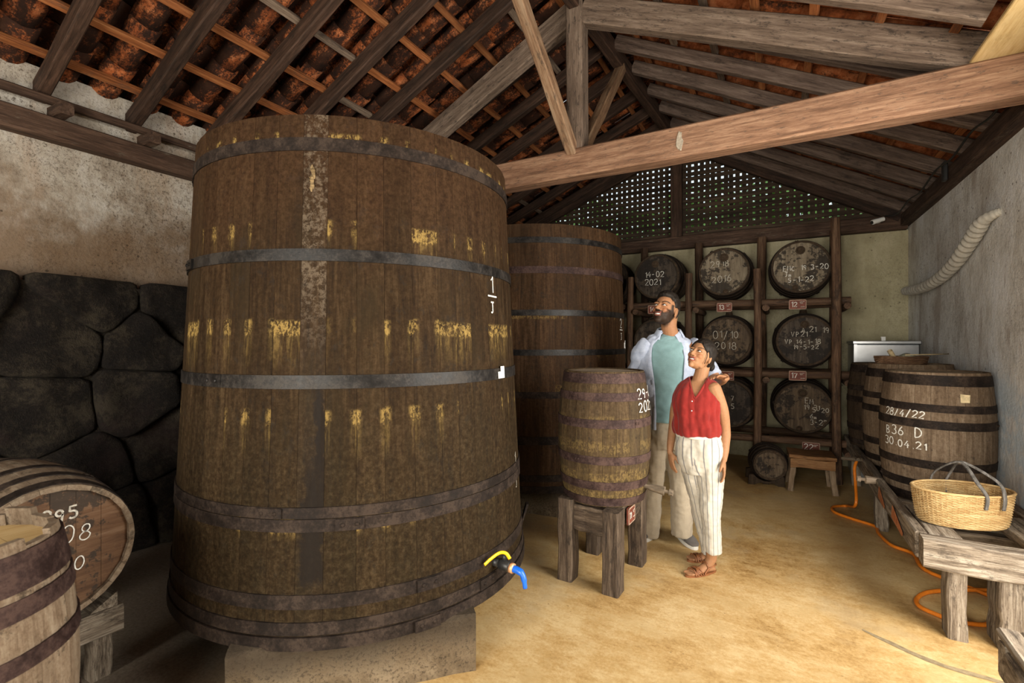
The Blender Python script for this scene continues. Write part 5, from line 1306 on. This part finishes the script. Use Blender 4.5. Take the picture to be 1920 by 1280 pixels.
class Person:
    def __init__(P, name, label, u0, d0):
        P.d0 = d0; P.x0 = (u0 - 960) / FPX * d0; w = CF * d0 + CR * P.x0
        P.root = thing(name, label, 'person', T(w.x, w.y, 0) @ RZ(R(YAW)))
    def p(P, u, v_, d): return V(((u - 960) / FPX * d - P.x0, d - P.d0, CAMH - (v_ - 640) / FPX * d))
    def floor(P, u, v_):
        d = CAMH / ((v_ - 640) / FPX); return V(((u - 960) / FPX * d - P.x0, d - P.d0, 0))

# ---------------- man
mn = Person('person', 'tall bearded man in open pale blue shirt over teal t-shirt, looking up', 1252, 3.56)
p = mn.p
HC = p(1248, 583, 3.55); S1 = 1.06
Hm_ = T(*HC) @ RZ(R(-48)) @ RX(R(-20)) @ RY(R(4))
mb = MB(); head_shapes(mb, Hm_, S1, True)
neck0 = p(1258, 634, 3.62); limb(mb, [p(1256, 590, 3.60), p(1254, 612, 3.585), neck0, p(1256, 655, 3.62)], [.058, .057, .066, .085], 16)
chest = p(1253, 690, 3.60)
ovals(mb, interp([(chest.x, .06, 1.50, .07, .06), (chest.x, .05, 1.46, .155, .085), (chest.x, .045, 1.38, .19, .105), (chest.x, .04, 1.25, .18, .11), (chest.x, .035, 1.08, .155, .10), (chest.x, .03, .93, .16, .105), (chest.x, .03, .78, .16, .10)], 3), 28, R(-8))
shR, shL = p(1206, 655, 3.62), p(1300, 655, 3.55)
elR, wrR = p(1190, 735, 3.72), p(1212, 790, 3.84)
limb(mb, [shR + V((.03, 0, .0)), p(1196, 690, 3.67), elR, p(1200, 765, 3.80), wrR], [.062, .052, .043, .040, .029])
hf = bone_frame(wrR, wrR + V((.08, .06, -.05)), (0, 1, -.3)); hand_shapes(mb, hf, 1.0, .6, 1)
elL = p(1340, 712, 3.44); wrL = p(1359, 708, 3.14)
limb(mb, [shL + V((-.03, 0, 0)), p(1328, 690, 3.50), elL, p(1350, 712, 3.29), wrL], [.062, .052, .044, .040, .029])
hf = bone_frame(wrL, p(1336, 704, 3.06), (-.05, -.25, -1.0)); hand_shapes(mb, hf, .95, .42, 1, .25, .2)
hipR, knR, anR = p(1229, 815, 3.62), p(1224, 912, 3.60), p(1216, 992, 3.62)
hipL, knL, anL = p(1270, 815, 3.58), p(1277, 912, 3.53), p(1280, 992, 3.52)
limb(mb, [hipR, knR, anR], [.085, .058, .042]); limb(mb, [hipL, knL, anL], [.085, .058, .042])
fR = (mn.floor(1222, 1005), mn.floor(1196, 1016)); fL = (mn.floor(1272, 1000) , mn.floor(1303, 1030))
for a_, b_ in (fR, fL): foot_shape(mb, a_, b_, .08, .92)
body = fuse(mb, 'body', .0038, 9, M_skin)
skin_paint(body, Hm_, S1, True, (.29, .14, .07), (.25, .09, .065)); local(mobj('body', body), mn.root)
head_parts(mn.root, Hm_, S1, True)
def fn(q, d):
    ax = abs(q.x)
    if q.y < -.03: zt = .078 - 1.1 * max(0, ax - .045)
    elif q.y < .0: zt = max(.020, .078 - (q.y + .03) * 3.0)
    elif q.y < .036: zt = .026
    else: zt = .026 - (q.y - .036) * 2.2
    zt = max(zt, -.05)
    keep = max(0.0, min(1.0, (q.z - zt) / .010 + .5))
    top = max(0, d.z) ** 1.6
    off = .003 + .017 * top + .018 * max(0, -d.y) * max(0, d.z) * 1.7 + (.002 + .006 * top) * mnoise.noise(V((q.x * 70, q.y * 30, q.z * 50))) + .004 * top * mnoise.noise(q * 140)
    return off, keep
local(hair_cap(S1, fn).obj('hair', M_hair, True), mn.root, Hm_)
# t-shirt
cx = chest.x
fold = lambda a, z: 1 + .012 * math.sin(5 * a + z * 9) * max(0, min(1, (1.3 - z) * 2)) + .008 * math.sin(9 * a - z * 14)
mb = MB(); secs = interp([(cx + .012, .055, 1.553, .060, .056), (cx + .008, .05, 1.535, .082, .072), (cx, .05, 1.50, .135, .088), (cx, .05, 1.46, .178, .105), (cx, .045, 1.38, .197, .122), (cx, .04, 1.25, .188, .128), (cx, .035, 1.12, .172, .124), (cx, .03, 1.0, .176, .128), (cx, .03, .915, .184, .134), (cx, .03, .905, .180, .130)], 9)
ovals(mb, secs, 110, R(-8), fold); me = mb.mesh('t_shirt', M_tee, True); wrinkle(me, .011, 6, (1, 1, 1.5), 3); wrinkle(me, .004, 20, (1, 1, 1.5), 5)
tee = local(mobj('t_shirt', me), mn.root)
mb = MB(); pts = [V((cx + .012 + .064 * math.cos(2 * PI * k / 28) , .054 + .060 * math.sin(2 * PI * k / 28), 1.556 + .012 * math.sin(2 * PI * k / 28))) for k in range(29)]; mb.tube(pts, .006, 6, cap=False); local(mb.obj('neckband', M_tee, True), tee)
# open overshirt
def open_shirt(secs, a0, a1, n, yaw, fold):
    rings = []
    for (cx_, cy_, z, rx, ry, sp) in secs:
        ring = []
        for k in range(n):
            t = k / (n - 1); a = (a0 + sp) + (a1 - a0 - 2 * sp) * t; f = fold(a, z)
            x, y = rx * math.cos(a) * f, ry * math.sin(a) * f
            ring.append((cx_ + x * math.cos(yaw) - y * math.sin(yaw), cy_ + x * math.sin(yaw) + y * math.cos(yaw), z))
        rings.append(ring)
    m = MB(); m.loft(rings, False, False); return m
fold2 = lambda a, z: 1 + .022 * math.sin(6 * a + z * 7) * max(.2, min(1, (1.4 - z) * 2)) + .012 * math.sin(11 * a - z * 13)
secs = interp([(cx + .01, .075, 1.568, .082, .066, R(-4)), (cx + .005, .07, 1.545, .112, .082, R(-2)), (cx, .06, 1.505, .165, .100, R(0)), (cx, .06, 1.465, .206, .116, R(2)), (cx, .055, 1.38, .222, .138, R(3)), (cx, .05, 1.25, .215, .145, R(1)), (cx, .045, 1.10, .212, .150, R(-2)), (cx, .04, .97, .220, .156, R(-4)), (cx, .04, .85, .228, .162, R(-4))], 9)
A0 = R(-90 + 22); A1 = R(270 - 34)
mb = open_shirt(secs, A0, A1, 120, R(-8), fold2); me = mb.mesh('overshirt', M_over, True); wrinkle(me, .014, 7, (1.5, 1.5, .8), 8); wrinkle(me, .005, 22, (1, 1, .7), 12)
sh = mobj('overshirt', me); md = sh.modifiers.new('thick', 'SOLIDIFY'); md.thickness = .005; md.offset = 1; local(sh, mn.root)
for pts, rad, nm in (([shR + V((.035, 0, .03)), shR + V((-.005, .0, -.01)), p(1196, 685, 3.68), p(1192, 706, 3.70)], [.068, .071, .067, .066], 'sleeve'), ([shL + V((-.035, 0, .03)), shL + V((.01, 0, -.01)), p(1326, 688, 3.50), p(1337, 704, 3.46)], [.078, .082, .072, .064], 'sleeve')):
    mb = MB(); P_ = smooth_path(pts, 10); rr_ = [np.interp(i / (len(P_) - 1), np.linspace(0, 1, len(rad)), rad) for i in range(len(P_))]; mb.tube(P_, rr_, 40); me = mb.mesh(nm, M_over, True); wrinkle(me, .014, 10, (1, 1, 1.4), 5); local(mobj(nm, me), sh)
# collar: two folded flaps and a stand
for sg in (-1, 1):
    mb = MB(); rows = []
    for i in range(8):
        t = i / 7; a = R(90) + sg * R(8 + 122 * t); cyaw = R(-8)
        rr0 = (.072 + .006 * t, .064); base_ = V((cx + .012 + rr0[0] * math.cos(a), .06 + rr0[1] * math.sin(a), 1.612 - .034 * t)); out_ = V((math.cos(a), math.sin(a), 0))
        w_ = .045 + .040 * t * t
        rows.append([base_, base_ + out_ * .012 + V((0, 0, .004)), base_ + out_ * (.026 + .012 * t) + V((0, 0, -w_ * .55)), base_ + out_ * (.034 + .018 * t) + V((0, 0, -w_ * 1.05))])
    mb.loft(rows, False, False); o = mb.obj('collar', M_over, True); md = o.modifiers.new('t', 'SOLIDIFY'); md.thickness = .005; local(o, sh)
# button strips down both front edges
for sg, aa in ((1, A0), (-1, A1)):
    mb = MB(); L_ = []
    for (cx_, cy_, z, rx, ry, sp) in secs[14:]:
        a = aa + sg * sp; rr0 = []
        for da in (0, sg * R(7)):
            f = fold2(a + da, z) + .016; x, y = rx * math.cos(a + da) * f, ry * math.sin(a + da) * f; yw = R(-8)
            rr0.append(V((cx_ + x * math.cos(yw) - y * math.sin(yw), cy_ + x * math.sin(yw) + y * math.cos(yw), z)))
        L_.append(rr0)
    mb.loft(L_, False, False); o = mb.obj('front_placket', M_over, True); md = o.modifiers.new('t', 'SOLIDIFY'); md.thickness = .004; local(o, sh)
# trousers
mb = MB(); ovals(mb, interp([(cx, .03, .97, .160, .112), (cx, .03, .86, .178, .125), (cx, .03, .78, .180, .128), (cx, .03, .70, .15, .115)], 3), 32, R(-8))
limb(mb, [hipR, p(1226, 865, 3.61), knR, p(1220, 960, 3.61), anR + V((0, 0, -.045))], [.108, .094, .076, .072, .072], 20, flat=True)
limb(mb, [hipL, p(1274, 865, 3.555), knL, p(1279, 960, 3.53), anL + V((0, 0, -.045))], [.108, .096, .080, .078, .078], 20, flat=True)
me = fuse(mb, 'trousers', .007, 4, M_chino); wrinkle(me, .012, 6, (1.6, 1.6, .6), 2); wrinkle(me, .003, 24, (.8, .8, 1.4), 4); local(mobj('trousers', me), mn.root)
def slip_on(root, heel, toe, s):
    sh_ = MB(); foot_shape(sh_, heel + (heel - toe).normalized() * .012, toe + (toe - heel).normalized() * .012, .08, s * 1.14); sh_.v = [(q[0], q[1], q[2] * 1.05 + .018) for q in sh_.v]
    o = sh_.obj('shoe', M_shoe, True); local(o, root)
    x = (toe - heel); L = x.length; x.normalize(); y = V((-x.y, x.x, 0)); so = []
    for k in range(28):
        a = 2 * PI * k / 28; t = .5 + .56 * math.cos(a); w = (.040 + .012 * t) * s * 1.12; so.append(heel + x * (t * L) + y * (w * math.sin(a)))
    mb = MB(); mb.loft([[q + V((0, 0, .001)) for q in so], [q + V((0, 0, .026)) for q in so]]); local(mb.obj('sole', M_sole), o)
for a_, b_ in (fR, fL): slip_on(mn.root, a_, b_, .95)

# ---------------- woman
wo = Person('person', 'dark-haired woman in red sleeveless blouse and striped cream trousers, smiling up', 1312, 3.10)
p = wo.p
S2 = .90
HC = p(1313, 668, 3.09); Hw = T(*HC) @ RZ(R(-50)) @ RX(R(-24)) @ RY(R(10))
mb = MB(); head_shapes(mb, Hw, S2, False)
limb(mb, [p(1319, 676, 3.13), p(1316, 697, 3.125), p(1312, 714, 3.13), p(1311, 730, 3.13)], [.046, .044, .048, .062], 16)
YW = R(-30)
cw = p(1309, 760, 3.12)
def wsec(u, v_, d, rx, ry): q = p(u, v_, d); return (q.x, q.y, q.z, rx, ry)
tor = [wsec(1311, 712, 3.13, .050, .045), wsec(1310, 719, 3.13, .110, .058), wsec(1309, 732, 3.12, .145, .075), wsec(1306, 757, 3.11, .140, .092), wsec(1306, 782, 3.11, .122, .086), wsec(1309, 808, 3.11, .120, .084), wsec(1312, 838, 3.11, .150, .105), wsec(1313, 862, 3.11, .145, .105)]
ovals(mb, interp(tor, 3), 28, YW)
wsR, wsL = p(1275, 727, 3.19), p(1345, 728, 3.03)
limb(mb, [wsR + V((.02, 0, 0)), p(1268, 760, 3.20), p(1262, 800, 3.23), p(1258, 828, 3.21), p(1256, 848, 3.19)], [.042, .036, .030, .026, .019])
hand_shapes(mb, bone_frame(p(1256, 848, 3.19), p(1261, 874, 3.17), (.9, .2, 0)), .82, .35, 1)
limb(mb, [wsL + V((-.02, .01, 0)), p(1353, 765, 3.04), p(1360, 808, 3.06), p(1359, 838, 3.03), p(1357, 862, 3.0)], [.046, .039, .032, .028, .020])
hand_shapes(mb, bone_frame(p(1357, 862, 3.0), p(1357, 892, 2.975), (-.9, .3, 0)), .86, .4, -1)
whR, wkR, waR = p(1297, 848, 3.15), p(1312, 935, 3.15), p(1328, 1036, 3.22)
whL, wkL, waL = p(1330, 848, 3.08), p(1333, 935, 3.05), p(1334, 1046, 3.08)
limb(mb, [whR, wkR, waR], [.075, .05, .033]); limb(mb, [whL, wkL, waL], [.075, .05, .033])
f1 = (wo.floor(1340, 1071), wo.floor(1288, 1081)); f2 = (wo.floor(1341, 1050), wo.floor(1291, 1052))
for (a_, b_), an in ((f1, waL), (f2, waR)):
    foot_shape(mb, a_ + V((0, 0, .008)), b_ + V((0, 0, .008)), .07, .80)
    x = (b_ - a_).normalized(); y = V((-x.y, x.x, 0)); L = (b_ - a_).length
    limb(mb, [an, a_ + x * L * .25 + V((0, 0, .05))], [.033, .030])
    for k in range(5):
        w = (-.028 + .014 * k) * .9; r_ = (.0105 if k in (0,) else .0078)
        limb(mb, [a_ + x * (L * .80) + y * w + V((0, 0, .022)), a_ + x * (L * (.99 - .02 * k)) + y * w + V((0, 0, .020))], [r_, r_ * .9], 8, 3)
body = fuse(mb, 'body', .0036, 9, M_skin)
skin_paint(body, Hw, S2, False, (.29, .145, .072), (.25, .062, .048)); local(mobj('body', body), wo.root)
head_parts(wo.root, Hw, S2, False)
def fnw(q, d):
    zt = .070 - 1.0 * max(0, abs(q.x) - .02) if q.y < -.035 else (.045 - (q.y + .035) * 1.6 if q.y < .005 else -.02 - .6 * min(.05, q.y - .005))
    keep = max(0.0, min(1.0, (q.z - zt) / .012 + .5))
    part = .004 * (1 - min(1, abs(q.x + .012) / .008)) if d.z > .3 else 0
    return .006 + .010 * max(0, d.z) + .012 * max(0, d.y) - part + .0022 * mnoise.noise(V((q.x * 90, q.y * 25, q.z * 40))), keep
hr = local(hair_cap(S2, fnw).obj('hair', M_hair, True), wo.root, Hw)
mb = MB()
for c, r in (((.0, .132, -.005), (.044, .036, .040)), ((.016, .152, -.020), (.030, .026, .030)), ((-.016, .150, .012), (.027, .024, .024)), ((.0, .10, -.01), (.058, .034, .05))): ell(mb, V(c) * S2, [q * S2 for q in r])
me = fuse(mb, 'hair_bun', .004, 2, M_hair); wrinkle(me, .006, 40, (1, 1, 1), 1); local(mobj('hair_bun', me), hr)
for sx in (-1, 1):
    mb = MB(); mb.tube(smooth_path([V((sx * .060, -.045, .035)) * S2, V((sx * .072, -.035, .005)) * S2, V((sx * .069, -.028, -.03)) * S2, V((sx * .066, -.022, -.055)) * S2], 5), .0022, 5); local(mb.obj('hair_strand', M_hair, True), hr)
# blouse: closed shell of torso with deep V neck cut out
foldw = lambda a, z: 1 + .035 * math.sin(9 * a + z * 6 + 1.5 * math.sin(2 * a)) * max(.3, min(1, (1.2 - z) * 4)) + .02 * math.sin(19 * a + z * 8)
bl = [wsec(1311, 707, 3.13, .066, .052), wsec(1311, 713, 3.13, .088, .062), wsec(1310, 722, 3.125, .118, .076), wsec(1309, 735, 3.12, .138, .092), wsec(1306, 758, 3.11, .146, .108), wsec(1306, 780, 3.11, .142, .108), wsec(1307, 800, 3.11, .146, .110), wsec(1308, 812, 3.11, .140, .106), wsec(1309, 815, 3.11, .126, .094)]
secs = interp(bl, 12); n_ = 200; mb = MB(); rings = []
for (cx_, cy_, z, rx, ry) in secs:
    ring = []
    for k in range(n_):
        a = 2 * PI * k / n_; f = foldw(a, z); x, y = rx * math.cos(a) * f, ry * math.sin(a) * f
        ring.append((cx_ + x * math.cos(YW) - y * math.sin(YW), cy_ + x * math.sin(YW) + y * math.cos(YW), z))
    rings.append(ring)
mb.loft(rings, True, False)
ztop, zv = secs[0][2], p(1300, 748, 3.0).z
keepf = []
for f in mb.f:
    c = sum((V(mb.v[i]) for i in f), V()) / len(f); 
    ci = min(secs, key=lambda s_: abs(s_[2] - c.z)); rx_, ry_ = c.x - ci[0], c.y - ci[1]
    lx = rx_ * math.cos(-YW) - ry_ * math.sin(-YW); ly = rx_ * math.sin(-YW) + ry_ * math.cos(-YW)
    t = (c.z - zv) / (ztop - zv)
    if ly < 0 and t > 0 and abs(lx) < .060 * t ** .8: continue
    keepf.append(f)
mb.f = keepf; mb.mi = [0] * len(keepf)
me = mb.mesh('blouse', M_red, True); wrinkle(me, .010, 11, (1.3, 1.3, .6), 6)
blo = mobj('blouse', me); md = blo.modifiers.new('t', 'SOLIDIFY'); md.thickness = .005; md.offset = 1; local(blo, wo.root)
for sg in (-1, 1):
    pts = []
    for i in range(15):
        t = i / 14; z = zv + t * (ztop - zv); ci = min(secs, key=lambda s_: abs(s_[2] - z)); lx = sg * .060 * t ** .8
        f = foldw(math.atan2(-1, lx * 4), z); ly = -ci[4] * math.sqrt(max(0, 1 - (lx / ci[3]) ** 2)) * 1.02
        pts.append(V((ci[0] + lx * math.cos(YW) - ly * math.sin(YW), ci[1] + lx * math.sin(YW) + ly * math.cos(YW), z)))
    mb = MB(); mb.tube(pts, .0075, 8, squash=.7); local(mb.obj('neck_trim', M_red, True), blo)
mb = MB()
for k in range(2):
    q = p(1297.5 - k * .5, 752 + k * 18, 2.985); ell(mb, q, (.004, .004, .004))
local(mb.obj('button', M_button, True), blo)
# trousers with stripes following each leg
mb = MB(); ovals(mb, interp([wsec(1309, 809, 3.11, .124, .092), wsec(1310, 818, 3.11, .138, .102), wsec(1312, 838, 3.11, .158, .116), wsec(1313, 860, 3.11, .156, .118), wsec(1314, 886, 3.11, .12, .10)], 3), 40, YW)
axR = [whR, p(1303, 890, 3.15), wkR, p(1322, 985, 3.17), p(1331, 1034, 3.19)]; axL = [whL, p(1331, 890, 3.06), wkL, p(1334, 985, 3.05), p(1335, 1034, 3.05)]
limb(mb, axR, [.090, .084, .068, .060, .057], 22, flat=True); limb(mb, axL, [.090, .084, .068, .060, .057], 22, flat=True)
me = fuse(mb, 'trousers', .006, 3, M_stripe); wrinkle(me, .011, 7, (1.5, 1.5, .6), 9); wrinkle(me, .003, 26, (.8, .8, 1.4), 3)
co = coords(me)
def leg_angle(co, ax):
    A = np.array([tuple(q) for q in ax]); zs = A[:, 2][::-1]; x = np.interp(co[:, 2], zs, A[:, 0][::-1]); y = np.interp(co[:, 2], zs, A[:, 1][::-1])
    return np.arctan2(co[:, 0] - x, -(co[:, 1] - y)), np.hypot(co[:, 0] - x, co[:, 1] - y)
aR, dR = leg_angle(co, axR); aL, dL = leg_angle(co, axL)
rel = (co[:, 0] - .5 * (axR[0].x + axL[0].x)); around = np.where(dR < dL, aR * .078 + .3, aL * .078 + .9).astype(np.float32)
at_ = me.attributes.new('around', 'FLOAT', 'POINT'); at_.data.foreach_set('value', around)
tr_ = local(mobj('trousers', me), wo.root)
mb = MB(); q = [wsec(1309, 812, 3.11, .134, .101)][0]; pts = [V((q[0] + q[3] * math.cos(a) * math.cos(YW) - q[4] * math.sin(a) * math.sin(YW), q[1] + q[3] * math.cos(a) * math.sin(YW) + q[4] * math.sin(a) * math.cos(YW), q[2] - .012 + .004 * math.sin(5 * a))) for a in np.linspace(0, 2 * PI, 40)]
mb.tube(pts, .011, 8, cap=False, squash=.6); local(mb.obj('tie_belt', M_over if False else fabric('cream_linen', (.58, .545, .48)), True), tr_)
for ax, u_ in ((axR, 0), (axL, 1)):
    e = ax[-1]; mb = MB(); mb.tube([e + V((.069 * math.cos(a), .069 * math.sin(a), .004)) for a in np.linspace(0, 2 * PI, 25)], .010, 6, cap=False); 
# sandals
def sandal(root, heel, toe, s):
    x = (toe - heel); L = x.length; x.normalize(); y = V((-x.y, x.x, 0)); so = []
    for k in range(30):
        a = 2 * PI * k / 30; t = .5 + .55 * math.cos(a); w = (.034 + .012 * t) * s; so.append(heel + x * (t * L) + y * (w * math.sin(a)))
    mb = MB(); mb.loft([[q + V((0, 0, .001)) for q in so], [q + V((0, 0, .012)) for q in so]]); o = mb.obj('sandal', M_leather); local(o, root)
    def P3(t, w, h): return heel + x * (t * L) + y * (w * s) + V((0, 0, h * s))
    for (t0, t1) in ((.62, .80), (.70, .72), (.80, .62), (.55, .74), (.74, .55), (.86, .80)):
        mb = MB(); path = smooth_path([P3(t0, -.044, .012), P3(t0 * .7 + t1 * .3, -.030, .048), P3((t0 + t1) / 2, 0, .060 - .03 * ((t0 + t1) / 2 - .6)), P3(t0 * .3 + t1 * .7, .030, .048), P3(t1, .044, .012)], 4); mb.tube(path, .0042, 6); local(mb.obj('strap', M_leather, True), o)
    mb = MB(); mb.tube(smooth_path([P3(.50, -.040, .012), P3(.36, -.038, .05), P3(.10, -.030, .062), P3(-.03, 0, .06), P3(.10, .030, .062), P3(.36, .038, .05), P3(.50, .040, .012)], 5), .0045, 6); local(mb.obj('ankle_strap', M_leather, True), o)
    mb = MB(); mb.tube(smooth_path([P3(.34, -.038, .04), P3(.36, -.025, .078), P3(.37, 0, .088), P3(.36, .025, .078), P3(.34, .038, .04)], 5), .0045, 6); local(mb.obj('strap', M_leather, True), o)
for a_, b_ in (f1, f2): sandal(wo.root, a_, b_, .86)
